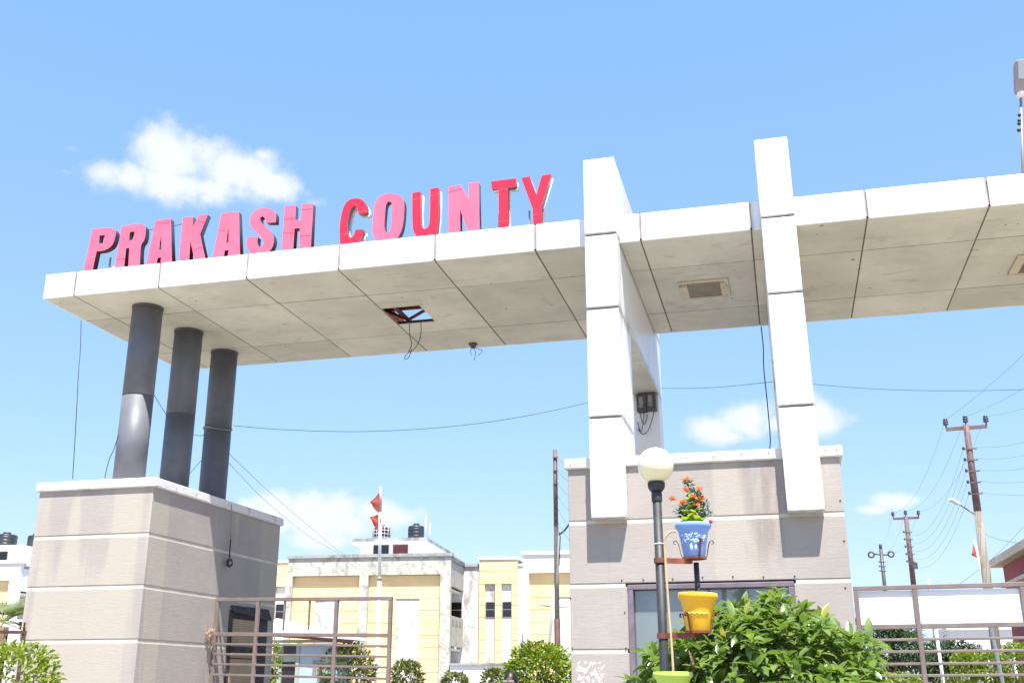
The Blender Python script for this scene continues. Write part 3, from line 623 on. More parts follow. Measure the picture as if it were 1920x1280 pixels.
# ---------------------------------------------------------------- lamp post with pots
LP = (-0.808, 7.280, 2.397); lx_, ly_ = LP[0], LP[1]
lamp = thing('lamp_post', 'black lamp post with a white globe and rusty pot brackets', 'lamp post', (lx_, ly_, 0))
GZ = 3.045
MB().sphere((lx_, ly_, GZ), .124, 36, 22).build('globe', M['globe'], lamp)
MB().lathe((lx_, ly_, 0), [(.042, 2.865), (.056, 2.885), (.06, 2.9), (.06, 2.925), (.05, 2.93)], 24).build('globe_holder', M['pole'], lamp)
MB().lathe((lx_, ly_, 0), [(.033, 2.79), (.037, 2.80), (.036, 2.864)], 24).build('collar', M['pole'], lamp)
MB().tube([(lx_ + .006, ly_, 0), (lx_ + .003, ly_, 1.5), (lx_, ly_, 2.8)], .0305, 24).build('pole', M['pole'], lamp)
MB().lathe((lx_ + .002, ly_, 0), [(.032, 2.502), (.033, 2.506), (.032, 2.51)], 20).build('cable_tie', M['white'], lamp)
def bracket(px, py, z, r, hooks):
    d = Vector((px - lx_, py - ly_, 0)); dn = d.normalized(); n_ = dn.cross(Vector((0,0,1)))
    b = MB(); t_ = .004; h = .034
    ring = [(lx_ + .0355*math.cos(a), ly_ + .0355*math.sin(a)) for a in [2*math.pi*k/20 for k in range(20)]]
    for k in range(20):
        a, c = ring[k], ring[(k+1) % 20]; b.bar((a[0], a[1], z), (c[0], c[1], z), t_, h)
    s0 = Vector((lx_, ly_, z)) + dn*.034; e0 = Vector((px, py, z)) - dn*.02
    b.bar(s0 + n_*.012, e0 + n_*.012, t_, h); b.bar(s0 - n_*.012, e0 - n_*.012, t_, h)
    o = b.build('bracket_arm', M['rust'], lamp)
    cr = MB()
    for k in range(20):
        a, c = 2*math.pi*k/20, 2*math.pi*(k+1)/20
        cr.bar((px + r*math.cos(a), py + r*math.sin(a), z + .02), (px + r*math.cos(c), py + r*math.sin(c), z + .02), .005, .014)
    cr.bar((px - r, py, z + .016), (px + r, py, z + .016), .02, .004); cr.bar((px, py - r, z + .014), (px, py + r, z + .014), .02, .004)
    cr.build('pot_ring', M['rust'], lamp)
    for a in hooks:
        c, s = math.cos(R(a)), math.sin(R(a)); pts = [(r, .015), (r + .012, .05), (r + .022, .1), (r + .03, .125), (r + .042, .14), (r + .056, .138), (r + .058, .122), (r + .046, .117)]
        pts = smooth_path([(px + q*c, py + q*s, z + w) for q, w in pts], 3)
        m = MB(); wv = Vector((-s, c, 0))*.007
        for p0, p1 in zip(pts[:-1], pts[1:]): m.bar(p0, p1, .014, .004, up=(c, s, 0) if abs((p1-p0).normalized().z) > .6 else (0,0,1))
        m.build('pot_hook', M['rust'], lamp)
BPc = (-0.581, 7.384, 2.420); YPc = (-0.569, 7.226, 1.927); LPc = (-0.756, 7.318, 1.445)
bracket(BPc[0], BPc[1], BPc[2] - .025, .078, (-62, 182, 20, 100)); bracket(YPc[0], YPc[1], YPc[2] - .022, .08, (-120, 60, 150, -8)); bracket(LPc[0], LPc[1], LPc[2] - .022, .08, (-40, 60, 200))
p0 = (-0.578, 7.417, 2.388)
MB().tube([(p0[0] + .003, p0[1], BPc[2] - .03), (p0[0] + .006, p0[1], YPc[2] - .03)], .0185, 16).build('support_pipe', M['pole'], lamp)

def pot(c, rr, rb, h, mat, light, label, tilt=0, ridge=False):
    o = thing('flower_pot', label, 'flower pot', c, group='plastic pots on the lamp post brackets'); o.rotation_euler = (0, R(tilt), 0)
    prof = [(rb*.96, 0), (rb, .004), (rb + (rr*.84 - rb)*.55, h*.5), (rr*.84, h*.78), (rr*.93, h*.84), (rr*.99, h*.875), (rr, h*.93), (rr*.985, h*.975), (rr*.95, h), (rr*.86, h*.985), (rr*.80, h*.9), (rr*.76, h*.7)]
    m = MB(); m.lathe((0,0,0), prof, 40, caps=False); m.add([(rb*.96*math.cos(2*math.pi*k/40), rb*.96*math.sin(2*math.pi*k/40), 0) for k in range(40)], [tuple(range(40))[::-1]])
    m.build('pot_body', M[mat], o, local=True)
    MB().lathe((0,0,0), [(rr*.79, h*.80), (.001, h*.83)], 24, caps=False).build('soil', M['soil'], o, local=True)
    m = MB(); rnd = random.Random(3)
    if ridge:
        for k in range(16):
            a = R(-130 + k*5.5); z = h*(.46 + .012*math.sin(k*1.9)); rad = rb + (rr*.84 - rb)*(z/h)/.78*1.0; m.sphere((rad*math.cos(a), rad*math.sin(a), z), .0055, 8, 5, (1.6, 1.2, .8))
    for k in range(0 if ridge else 60):
        a = R(rnd.uniform(-160, -20)); z = h*rnd.uniform(.42, .66); q = (z/h - 0)/.78; rad = rb + (rr*.84 - rb)*min(1, (z/h)/.78)*1.0
        if abs(math.degrees(a) + 90) > 62 - 40*abs(z/h - .55)*2: continue
        m.sphere((rad*math.cos(a), rad*math.sin(a), z), rnd.uniform(.006, .010), 8, 5, (1, 1, 1))
    for a in (() if ridge else (-78, -98)): m.sphere(((rb+.01)*math.cos(R(a)), (rb+.01)*math.sin(R(a)), h*.3), .012, 8, 6, (1, .6, 2.6))
    m.build('relief', M[light], o, local=True)
    return o
bp = pot((BPc[0], BPc[1], BPc[2] - .004), .124, .072, .235, 'bluepot', 'bluelight', 'blue plastic flower pot with a raised pattern and orange flowers')
yp = pot((YPc[0], YPc[1], YPc[2] - .0), .131, .077, .245, 'yellowpot', 'yellowlight', 'yellow plastic flower pot on the middle rusty bracket', 2, True)
lp = pot((LPc[0], LPc[1], LPc[2]), .131, .077, .235, 'limepot', 'yellowlight', 'lime green flower pot at the bottom edge, in front of the pole', 0, True)

# leaf shape: folded along the midrib and drooping
def leaf_data(L, wd, droop=.25, fold=.25, n=4):
    vs, fs = [], []
    for i in range(n + 1):
        t_ = i/n; w = wd*math.sin(math.pi*min(1, t_*.93 + .05))**.85*(1 - .25*t_) if 0 < i < n else (wd*.08 if i == 0 else 0.001)
        x = L*t_*(1 - .12*droop*t_); z = -droop*L*t_*t_*.6
        vs += [(x, -w/2, z + fold*w/2), (x, 0, z), (x, w/2, z + fold*w/2)]
    for i in range(n):
        b = 3*i; fs += [(b, b+3, b+4, b+1), (b+1, b+4, b+5, b+2)]
    return vs, fs
def frame_mat(d, up, roll=0):
    d = d.normalized(); y = up.cross(d); y = y.normalized() if y.length > 1e-3 else d.orthogonal().normalized()
    z = d.cross(y); m = Matrix((d, y, z)).transposed(); return m @ Matrix.Rotation(roll, 3, 'X')
def put(mb, data, pos, m3, s=1):
    vs, fs = data; mb.add([m3 @ (Vector(v)*s) + pos for v in vs], fs, True)

# flowers in the blue pot
rnd = random.Random(5)
fp = thing('flowering_plant', 'artificial plant with orange blooms and lime leaves in the blue pot', 'plant', (BPc[0], BPc[1], BPc[2] + .19))
base = Vector((BPc[0], BPc[1], BPc[2] + .19))
stems = [((-.02, 0, .33)), ((.05, -.02, .22)), ((.09, .02, .17)), ((-.1, .02, .13)), ((.03, .03, .26)), ((.0, -.05, .18)), ((.11, -.02, .10)), ((-.06, -.03, .15))]
tl = leaf_data(.03, .010, .2)
for i, s in enumerate(stems):
    e = base + Vector(s); path = smooth_path([base, base + Vector((s[0]*.4, s[1]*.4, s[2]*.55)), e], 5)
    MB().tube(path, .0025, 5).build('stem', M['teal'], fp)
    mbl = MB()
    for p_ in path[3:]:
        for k in range(13):
            d = Vector((rnd.uniform(-1,1), rnd.uniform(-1,1), rnd.uniform(-.3,1))); put(mbl, tl, p_ + d*.014, frame_mat(d, Vector((0,0,1)), rnd.uniform(-1,1)), rnd.uniform(.8, 1.4))
    mbl.build('sprig', M['teal'], fp, kind='stuff')
pet = leaf_data(.034, .016, -.3)
for s in ((-.03, -.02, .335), (-.03, -.02, .265), (.055, -.03, .265), (.02, -.05, .205), (.075, -.03, .20), (-.13, -.01, .205), (-.06, -.04, .175), (.03, -.05, .155), (.055, -.03, .185)):
    m = MB(); c = base + Vector(s)
    for k in range(22):
        d = Vector((rnd.uniform(-1,1), rnd.uniform(-1,1), rnd.uniform(-.2,1))); put(m, pet, c, frame_mat(d, Vector((0,0,1)), rnd.uniform(-1,1)), rnd.uniform(.7, 1.1))
    m.build('bloom', M['orange'], fp)
ll = leaf_data(.115, .085, .5, .15)
for k, (a, z, s) in enumerate(((-110, .17, .6), (-50, .16, .55), (-90, .2, .5), (-130, .08, .8), (-40, .09, .75), (-80, .08, .7), (-120, .02, 1.), (-60, .03, .9), (-95, .05, .8), (-30, .02, .8), (-150, .01, .9), (-100, .12, .55), (-75, .14, .6), (150, .02, .9), (60, .03, .9), (-135, .13, .5))):
    m = MB(); d = Vector((math.cos(R(a)), math.sin(R(a)), .75)); put(m, ll, base + Vector((0, 0, z)) + d*.02, frame_mat(d, Vector((0,0,1)), rnd.uniform(-.4, .4)), s); m.build('broad_leaf', M['limeleaf'], fp)
MB().sphere(base + Vector((.125, -.03, .045)), .013, 12, 8).build('berry', M['berry'], fp)
MB().tube(smooth_path([base, base + Vector((.07, -.02, .07)), base + Vector((.125, -.03, .05))]), .002, 5).build('stem', M['teal'], fp)
sp = thing('seedling', 'small pale green seedling in the yellow pot', 'plant', (YPc[0], YPc[1], YPc[2] + .21))
for k in range(9):
    d = Vector((rnd.uniform(-1,1), rnd.uniform(-1,.6), .5)); m = MB(); put(m, leaf_data(.06, .02, .5), Vector((YPc[0] - .02, YPc[1] - .02, YPc[2] + .205)), frame_mat(d, Vector((0,0,1)))); m.build('leaf', M['limeleaf'], sp)
hz_ = [(lx_ + .115, ly_ + .0, BPc[2] + .165), (lx_ + .09, ly_ - .02, BPc[2] + .165), (lx_ + .055, ly_ - .025, BPc[2] + .135), (lx_ + .043, ly_ - .02, BPc[2] + .09), (lx_ + .041, ly_ - .02, BPc[2]), (lx_ + .05, ly_ - .03, 2.1), (lx_ + .058, ly_ - .035, 1.9), (lx_ + .062, ly_ - .035, 1.7), (lx_ + .06, ly_ - .02, 1.3), (lx_ + .06, ly_ - .02, .3)]
MB().tube(smooth_path(hz_, 6), .0082, 10).build('garden_hose', M['hose'], label='beige hose running up the lamp post to the blue pot', cat='hose')

# ---------------------------------------------------------------- the leafy bush
rnd = random.Random(21)
BC = Vector((-.215, 8.35, 1.27))
bush = thing('leafy_bush', 'large glossy leafed green bush in front of the glazed doorway', 'bush', (BC.x, BC.y, 0))
def bush_surface(th, ph):
    d = Vector((math.cos(th)*math.cos(ph), math.sin(th)*math.cos(ph), math.sin(ph))); sq = 1/(abs(d.x)**2.7 + abs(d.y)**2.7 + abs(d.z)**2.7)**(1/2.7)
    k = 1 + .18*(noise.noise(d*2.1 + Vector((4, 1, 2))) ) + .10*noise.noise(d*5); k *= sq
    return d, Vector((d.x*.84*k, d.y*.84*k, d.z*.86*k))
leafs = [leaf_data(.15, .068, .5, .3), leaf_data(.135, .066, .9, .25), leaf_data(.165, .066, .2, .35)]
items = []
for i in range(1850):
    ph = math.asin(rnd.uniform(-.55, 1)); th = rnd.uniform(0, 2*math.pi)
    d, s = bush_surface(th, ph); f = rnd.choice((1, 1, .95, .86, .75)); pos = BC + s*f*rnd.uniform(.95, 1.05)
    ax = (d + Vector((rnd.uniform(-.5,.5), rnd.uniform(-.5,.5), .55 + rnd.uniform(-.3,.4)))).normalized()
    n = rnd.randint(5, 7); r0 = rnd.uniform(0, 6.28); o1 = ax.orthogonal().normalized(); o2 = ax.cross(o1)
    for k in range(n):
        a = r0 + 2*math.pi*k/n + rnd.uniform(-.3,.3); sp_ = rnd.uniform(.5, 1.4)
        dd = (ax*(1.1 - .55*sp_) + (o1*math.cos(a) + o2*math.sin(a))*sp_)
        items.append((pos - ax*rnd.uniform(0, .05), frame_mat(dd, Vector((0,0,1)), rnd.uniform(-.5,.5)), rnd.choice(leafs), rnd.uniform(.42, 1.05)))
# a few long shoots sticking out
for px, py, f in ((1208,1178,8.0), (1205,1215,7.9), (1212,1240,7.9), (1300,1120,8.2), (1382,1108,8.3), (1440,1106,8.3), (1605,1158,8.2), (1625,1215,8.0)):
    pass
cp = Vector((0, 0, 1.6))
def seen(it):
    v = it[0] - cp; out = (it[0] - BC); out = Vector((out.x/.98, out.y/.92, out.z/1.03)); return -(out.normalized().dot(v.normalized())) * 2.0 - v.length*.25 + out.length*2.4 - (3 if it[0].z < 1.62 else 0)
items.sort(key=seen, reverse=True)
big = [bpy.data.meshes.new('leaf') for _ in leafs]
for me, (vs, fs) in zip(big, leafs):
    me.from_pydata(vs, [], fs); me.update(); me.polygons.foreach_set('use_smooth', [True]*len(fs)); me.materials.append(M['bushleaf'])
for pos, m3, dt, s in items[:300]:
    o = bpy.data.objects.new('leaf', big[leafs.index(dt)]); C.objects.link(o); o.parent = bush
    o.matrix_local = Matrix.Translation(pos - bush.location) @ m3.to_4x4() @ Matrix.Scale(s, 4)
m, m2_ = MB(), MB()
for pos, m3, dt, s in items[300:]: put(m if rnd.random() > .04 else m2_, dt, pos, m3, s)
m.build('foliage', M['bushleaf'], bush, kind='stuff'); m2_.build('yellowing_foliage', M['bushleaf2'], bush, kind='stuff')
for k in range(9):
    a = 2*math.pi*k/9 + .3; e = BC + Vector((math.cos(a)*.62, math.sin(a)*.6, rnd.uniform(.1, .6)))
    MB().tube(smooth_path([(BC.x + .08*math.cos(a), BC.y + .08*math.sin(a), 0), (BC.x + .25*math.cos(a), BC.y + .25*math.sin(a), .7), e], 4), [.028]*4 + [.02]*4 + [.01], 7).build('stem', M['bark'], bush)

# ---------------------------------------------------------------- trimmed shrubs and trees
def foliage(center, rad, n, size, rnd, squash=1, shell=.72, lump=.2, freq=2.0, droop=.4, wl=.5):
    m = MB(); c = Vector(center); rad = Vector(rad); ld = leaf_data(1, wl, droop, .2, 2)
    k = 0
    while k < n:
        d = Vector((rnd.gauss(0,1), rnd.gauss(0,1), rnd.gauss(0,1))); d.normalize()
        q = 1 + lump*noise.noise(d*freq + c*.37) + lump*.5*noise.noise(d*freq*2.7 + c)
        f = rnd.uniform(shell, 1.0)**.6 * q
        if noise.noise(d*freq*2.2 + c*1.3 + Vector((7,3,1))) < -.28 and rnd.random() < .75: k += 1; continue
        if squash > 1:   # boxy clipped outline
            e = 1/(abs(d.x)**squash + abs(d.y)**squash + abs(d.z)**squash)**(1/squash); f *= e
        p_ = c + Vector((d.x*rad.x, d.y*rad.y, d.z*rad.z))*f
        dd = (d + Vector((rnd.uniform(-1,1), rnd.uniform(-1,1), rnd.uniform(-.6,1)))*.9)
        put(m, ld, p_, frame_mat(dd, Vector((0,0,1)), rnd.uniform(-1.2,1.2)), size*rnd.uniform(.7, 1.3)); k += 1
    return m
def shrub(name, label, cat, c, rad, n, size, mat, group=None, squash=1, seed=1, trunk=.04, lump=.12, wl=.5):
    rnd = random.Random(seed); o = thing(name, label, cat, (c[0], c[1], 0), group=group)
    foliage(c, rad, n, size, rnd, squash, .75, lump, wl=wl).build('crown', M[mat], o, kind='stuff')
    foliage(c, Vector(rad)*.78, n//4, size*1.3, rnd, squash, .6, lump, wl=wl).build('inner_foliage', M[mat], o, kind='stuff')
    t_ = MB(); t_.tube([(c[0], c[1], 0), (c[0] + .02, c[1], c[2]*.5), (c[0], c[1], c[2])], [trunk, trunk*.8, trunk*.5], 8)
    for k in range(4):
        a = k*1.6 + seed; t_.tube([(c[0], c[1], c[2]*.55), (c[0] + rad[0]*.5*math.cos(a), c[1] + rad[1]*.5*math.sin(a), c[2] + rad[2]*.3)], [trunk*.5, trunk*.2], 6)
    t_.build('trunk', M['bark'], o)
    return o
def on(px, py, F): return None
c = (-7.144, 9.007, 1.694); shrub('trimmed_shrub', 'lime green clipped shrub at the foot of left gatehouse', 'shrub', (c[0], c[1], 1.5), (.42, .4, .47), 2600, .062, 'hedgeleaf', squash=3.2, seed=2, lump=.08)
c = (-8.938, 21.549, 1.729); shrub('trimmed_shrub', 'reddish olive clipped shrub seen through the left gate bars', 'shrub', (c[0], c[1], 1.65), (.52, .5, .72), 2200, .11, 'shrubleaf', 'clipped shrubs along the drive', 3, 3)
c = (-8.467, 23.851, 1.684); shrub('trimmed_shrub', 'olive clipped shrub just right of the left gate', 'shrub', (c[0], c[1], 1.6), (.33, .32, .50), 1500, .10, 'shrubleaf', 'clipped shrubs along the drive', 3, 4)
c = (-8.035, 26.145, 1.630); shrub('trimmed_shrub', 'low clipped shrub below the weathered porch wall', 'shrub', (c[0], c[1], 1.45), (.31, .3, .42), 1300, .10, 'shrubleaf', 'clipped shrubs along the drive', 3, 5)
c = (-7.109, 26.378, 1.631); shrub('trimmed_shrub', "small flat topped clipped shrub beside the person's head", 'shrub', (c[0], c[1], 1.52), (.30, .3, .44), 1300, .10, 'shrubleaf', 'clipped shrubs along the drive', 3, 6)
c = (-5.534, 24.569, 1.745); shrub('bushy_tree', 'yellow green bushy tree at the foot of the wooden pole', 'tree', (c[0], c[1], 1.75), (.76, .7, .80), 4200, .12, 'hedgeleaf', None, 1, 7, .06, .2)
# trees behind the right gate
def tree(name, label, c, rad, n, size, mat, seed, trunk=.09, lumps=7, group=None):
    rnd = random.Random(seed); o = thing(name, label, 'tree', (c[0], c[1], 0), group=group)
    m = MB()
    for k in range(lumps):
        a = 2*math.pi*k/lumps + rnd.uniform(-.3,.3); q = rnd.uniform(.45, .75); cc = Vector(c) + Vector((rad[0]*q*math.cos(a), rad[1]*q*math.sin(a), rad[2]*rnd.uniform(-.55, .6)))
        f = foliage(cc, Vector(rad)*rnd.uniform(.36, .52), n//lumps, size, rnd, 1, .35, .4, 2.5, .9, .3); m.add(f.v, f.f, True)
    m.build('crown', M[mat], o, kind='stuff')
    t_ = MB(); t_.tube(smooth_path([(c[0], c[1], 0), (c[0] + .05, c[1], c[2]*.4), (c[0], c[1], c[2])], 4), [trunk*(1 - .07*i) for i in range(9)], 9); t_.build('trunk', M['bark'], o)
    for k in range(6):
        a = k*1.05 + seed; MB().tube(smooth_path([(c[0], c[1], c[2]*.55 + k*.1), (c[0] + rad[0]*.35*math.cos(a), c[1] + rad[1]*.35*math.sin(a), c[2]*.85), (c[0] + rad[0]*.7*math.cos(a), c[1] + rad[1]*.7*math.sin(a), c[2] + rad[2]*.2)], 4), [trunk*.45*(1 - .1*i) for i in range(9)], 6).build('limb', M['bark'], o)
    return o
c = (3.388, 39.622, 2.346); tree('broad_tree', 'dark green drooping tree left of centre behind the boarded gate', (c[0], c[1], 2.7), (1.25, 1.2, 1.25), 4200, .2, 'treeleaf', 31)
c = (5.725, 44.486, 2.526); tree('broad_tree', 'dark feathery tree behind the boarded gate, beside the clipped shrubs', (c[0], c[1], 2.7), (1.5, 1.3, 1.35), 4600, .22, 'treeleaf', 32)
c = (3.542, 24.584, 2.057); shrub('trimmed_shrub', 'round yellow green shrub behind the boarded gate', 'shrub', (c[0], c[1], 1.95), (.30, .3, .30), 1300, .075, 'hedgeleaf', 'yellow green shrubs behind the right gate', 2.4, 33)
c = (4.074, 24.735, 2.005); shrub('trimmed_shrub', 'tall yellow green shrub behind the white leaning post', 'shrub', (c[0], c[1], 1.9), (.28, .3, .36), 1300, .075, 'hedgeleaf', 'yellow green shrubs behind the right gate', 2.4, 34)
c = (4.361, 23.730, 1.987); shrub('trimmed_shrub', 'yellow green shrub by the edge of the view behind the gate', 'shrub', (c[0], c[1], 1.95), (.34, .3, .46), 1500, .075, 'hedgeleaf', 'yellow green shrubs behind the right gate', 2.0, 35)
c = (1.769, 18.916, 1.464); shrub('trimmed_shrub', 'low bright green shrub at the bottom of the right gate', 'shrub', (c[0], c[1], 1.35), (.42, .35, .42), 1600, .08, 'hedgeleaf', 'yellow green shrubs behind the right gate', 2.0, 36)
c = (2.516, 19.104, 1.465); shrub('trimmed_shrub', 'low green shrub beneath the round yellow green one', 'shrub', (c[0], c[1], 1.3), (.36, .35, .44), 1500, .08, 'shrubleaf', 'yellow green shrubs behind the right gate', 2.0, 37)
for a, b, f, lab in (((2.028, 16.535, 2.299), (2.070, 16.771, 1.624), .022, 'thin white post standing before the dark feathery tree'), ((2.599, 15.597, 2.293), (2.696, 15.849, 1.610), .024, 'white post leaning before the yellow green shrubs')):
    a, b = Vector(a), Vector(b); d = (b - a)/(a.z - b.z); MB().tube([a + Vector((0,0,.02)), b + d*b.z], f, 10).build('marker_post', M['white'], label=lab, cat='post')
# palm on the left
pc = Vector((-9.330, 11.499, 2.319)); palm = thing('palm', 'grey green fan palm behind the lime shrub at the left edge', 'palm', (pc.x, pc.y, 0))
MB().tube([(pc.x, pc.y, 0), (pc.x, pc.y, pc.z - .05)], [.09, .07], 10).build('trunk', M['bark'], palm)
rnd = random.Random(8)
fr = leaf_data(.36, .03, .45, .3, 4)
for k in range(26):
    a = rnd.uniform(0, 6.28); d = Vector((math.cos(a), math.sin(a), rnd.uniform(-.4, 1.3))).normalized(); s0 = pc + d*.16
    m = MB(); m.bar(pc, s0, .008)
    o1 = d.cross(Vector((0,0,1))).normalized()
    for j in range(-4, 5): put(m, fr, s0, frame_mat(d + o1*j*.17, Vector((0,0,1)), j*.1), 1 - abs(j)*.07)
    m.build('frond', M['palmleaf'], palm)
wf = thing('wicket_rail', 'brown steel rail and post beside the left gatehouse wall', 'rail', (-8.621, 10.863, 2.164))
p1, p2, p3 = Vector((-9.037, 10.752, 2.181)), Vector((-8.502, 10.891, 2.170)), Vector((-8.527, 10.888, 2.158))
MB().bar(p1, p2, .035, .035).build('rail', M['polered'], wf); MB().box(p3.x - .02, p3.x + .02, p3.y - .02, p3.y + .02, 0, p3.z - .02).build('post', M['polered'], wf)
MB().bar((-8.563, 10.907, 2.077), (-8.517, 10.850, 2.281), .02).build('brace', M['polered'], wf)

# ---------------------------------------------------------------- row of houses behind
HO = (-16.366, 52.283, 0); HA = R(6.2)
def house(u, label, trim, low, w=8.6, panels=((-8.32, -4.76, -7.13, -5.78), (-4.29, -.54, -2.86, -1.64)), pent=True, recess='hgrey2', par='hwhite', cor='cornice', side=True):
    o = thing('row_house', label, 'house', (HO[0] + math.cos(HA)*u, HO[1] + math.sin(HA)*u, 0), HA, group='yellow and white row houses')
    B = lambda n, mt, *b, bv=0: MB().box(*b).build(n, M[mt], o, local=True, bevel=bv)
    B('parapet', trim, -w, 0, 0, .3, 6.92, 7.82); B('cornice', cor, -w - .08, .08, -.09, .34, 7.82, 7.98)
    edges = sorted({-w, 0} | {p_[0] for p_ in panels} | {p_[1] for p_ in panels}); prev = -w
    for p_ in panels:
        if p_[0] - prev > .02: B('pilaster', trim, prev, p_[0], 0, .3, 0, 6.918)
        prev = p_[1]
    B('pilaster', trim, prev, 0, 0, .3, 0, 6.918)
    zs = [.4, 1.0, 1.57, 2.17, 2.78, 3.38, 3.95, 4.55, 5.16, 5.74, 6.35, 6.918]
    for a, b, s0, s1 in panels:
        B('panel_backing', 'ygroove', a, b, .295, .33, 0, 6.915)
        for z0, z1 in zip(zs[:-1], zs[1:]):
            if z0 >= 5.74: B('yellow_band', 'yellow', a, b, .235, .29, z0 + .012, z1 - .012)
            else:
                B('yellow_band', 'yellow', a, s0, .235, .29, z0 + .012, z1 - .012); B('yellow_band', 'yellow', s1, b, .235, .29, z0 + .012, z1 - .012)
        B('white_strip', low, s0 + .002, s1 - .002, .286, .294, 0, 5.735)
    # body behind the front, hollow at the balcony side
    B('rear_wall', 'hwhite', -w, -1.3, .34, 10, 0, 7.8); B('balcony_back', 'hwhite', -1.3, 0.0, 3.72, 10, 0, 7.75)
    B('roof_deck', par, -1.3, -.02, .34, 3.7, 7.55, 7.8)
    for z0, z1, n in ((6.38, 7.7, 'balcony_spandrel'), (3.45, 4.92, 'balcony_parapet'), (2.3, 2.55, 'balcony_slab')):
        B(n, trim if z0 > 3 else 'hwhite', -.16, -.02, .31, 3.7, z0, z1)
    for z in (6.3, 3.36): B('balcony_floor', 'hwhite', -1.29, -.17, .36, 3.7, z - .1, z)
    B('side_cornice', cor, -.2, .06, .345, 3.7, 7.74, 7.86)
    for k in range(3): B('parapet_opening', 'winglass', -.025, -.012, .7 + k*.95, 1.2 + k*.95, 4.45, 4.72)
    def window(u0, u1, v, z0, z1, mat='winglass', mull=True):
        f = B('window', 'winframe', u0 - .03, u1 + .03, v - .03, v + .02, z0 - .03, z1 + .03)
        for a, b in (((z0, (z0+z1)/2 - .02), ((z0+z1)/2 + .02, z1)) if mull else ((z0, z1),)):
            MB().box(u0, u1, v - .042, v - .031, a, b).build('pane', M[mat], f, local=True)
        return f
    window(-.78, -.1, 3.69, 5.0, 5.78)
    # stair tower in the recess
    B('recess_wall', recess, .0, .87, 3.7, 4.0, 0, 7.66); B('recess_cornice', cor, .0, .87, 3.6, 4.0, 7.66, 7.8)
    v = 3.5
    cols = ((.87, 1.17), (1.73, 2.07), (2.62, 2.93)); tz = [2.6, 3.2, 3.8, 4.4, 5.0, 5.6, 6.15, 6.71, 7.4, 8.0]
    for z0, z1 in zip(tz[:-1], tz[1:]):
        if z0 >= 6.7: B('tower_band', 'yellow', .87, 2.93, v, v + .3, z0 + .012, z1 - .012)
        else:
            for a, b in cols: B('tower_band', 'yellow', a, b, v, v + .3, z0 + .012, z1 - .012)
    B('tower_core', 'ygroove', .9, 2.90, v + .32, 5.5, 0, 8.0); B('tower_cap', 'hwhite', .8, 3.0, v - .06, 5.5, 8.0, 8.14)
    for i, (a, b) in enumerate(((1.17, 1.73), (2.07, 2.62))):
        B('window_niche', 'hwhite' if (i or low != 'hgrey2') else 'hgrey2', a + .002, b - .002, v + .16, v + .3, 2.6, 6.70)
        window(a + .05, b - .03, v + .15, 5.02, 5.78)
    B('recess_wall', 'hwhite', 2.93, 3.7, 3.7, 4.0, 0, 7.66); B('recess_cornice', 'hwhite', 2.93, 3.68, 3.64, 4.0, 7.66, 7.78)
    B('porch_slab', cor if low == 'hgrey2' else 'hwhite', .005, 3.68, -.1, 3.6, 2.5, 2.6); B('porch_wall', 'hwhite', .03, 3.66, 0, .2, 0, 2.495)
    if pent:
        B('penthouse_wall', 'hwhite', -5.75, -2.4, 3.4, 9.5, 7.8, 8.9); B('penthouse_slab', 'hwhite', -6.1, -1.96, 3.0, 10, 8.9, 9.03); B('penthouse_parapet', par if low != 'hgrey2' else 'cornice', -6.13, -1.93, 2.97, 10.03, 9.03, 9.19)
        window(-5.0, -4.15, 3.4, 8.3, 8.86, mull=False); window(-3.9, -3.08, 3.4, 7.9, 8.86, 'windoor' if low == 'hgrey2' else 'winglass', False)
    return o
house(0, 'mouldy grey framed yellow house with penthouse, behind the flag pole', 'hgrey', 'hgrey2')
house(12.3, 'clean white framed yellow house beside the right gatehouse', 'hwhite', 'hwhite', pent=False, cor='hwhite')
house(-12.55, 'yellow stair tower house half hidden by the left gatehouse', 'hwhite', 'hwhite', 7.0, ((-3.9, -.54, -2.86, -1.64),), False)
house(-23.55, 'white framed house at the left edge beyond the palm', 'hwhite', 'hwhite', cor='hwhite', par='hwhite')
def hloc(u, v, z): return (HO[0] + math.cos(HA)*u - math.sin(HA)*v, HO[1] + math.sin(HA)*u + math.cos(HA)*v, z)
def tank(u, v, z, r, h, label, cage=False):
    p_ = hloc(u, v, z); o = thing('water_tank', label, 'water tank', p_, group='rooftop water tanks')
    prof = [(r, 0)]
    for k in range(4): z0 = h*.8*k/4; prof += [(r, z0 + .03), (r, z0 + h*.15), (r*.96, z0 + h*.17), (r*.96, z0 + h*.19)]
    prof += [(r, h*.82), (r*.9, h*.9), (r*.4, h*.96), (r*.38, h), (.01, h*1.01)]
    MB().lathe(p_, prof, 24).build('tank_body', M['tank'], o)
    MB().lathe((p_[0], p_[1], p_[2] + h), [(r*.36, 0), (r*.36, .06), (.01, .07)], 16).build('lid', M['tank'], o)
    if cage:
        m = MB()
        for k in range(14): a = 2*math.pi*k/14; m.tube([(p_[0] + (r+.03)*math.cos(a), p_[1] + (r+.03)*math.sin(a), p_[2]), (p_[0] + (r+.03)*math.cos(a), p_[1] + (r+.03)*math.sin(a), p_[2] + h*.95)], .018, 5)
        for k in range(5): m.tube([(p_[0] + (r+.03)*math.cos(2*math.pi*j/20), p_[1] + (r+.03)*math.sin(2*math.pi*j/20), p_[2] + h*(.08 + .21*k)) for j in range(21)], .018, 5)
        m.build('cage', M['tankgrey'], o)
    return o
tank(-5.0, 5.0, 9.19, .48, .92, 'caged grey water tank behind the flag pole', True)
tank(-3.02, 5.0, 9.19, .46, .98, 'black ribbed water tank on the penthouse of the mouldy house')
tank(-27.9, 5.0, 9.19, .62, .95, 'black water tank at the left edge of the view')
tank(-26.05, 5.0, 9.19, .42, .85, 'black water tank half hidden behind the left gatehouse')
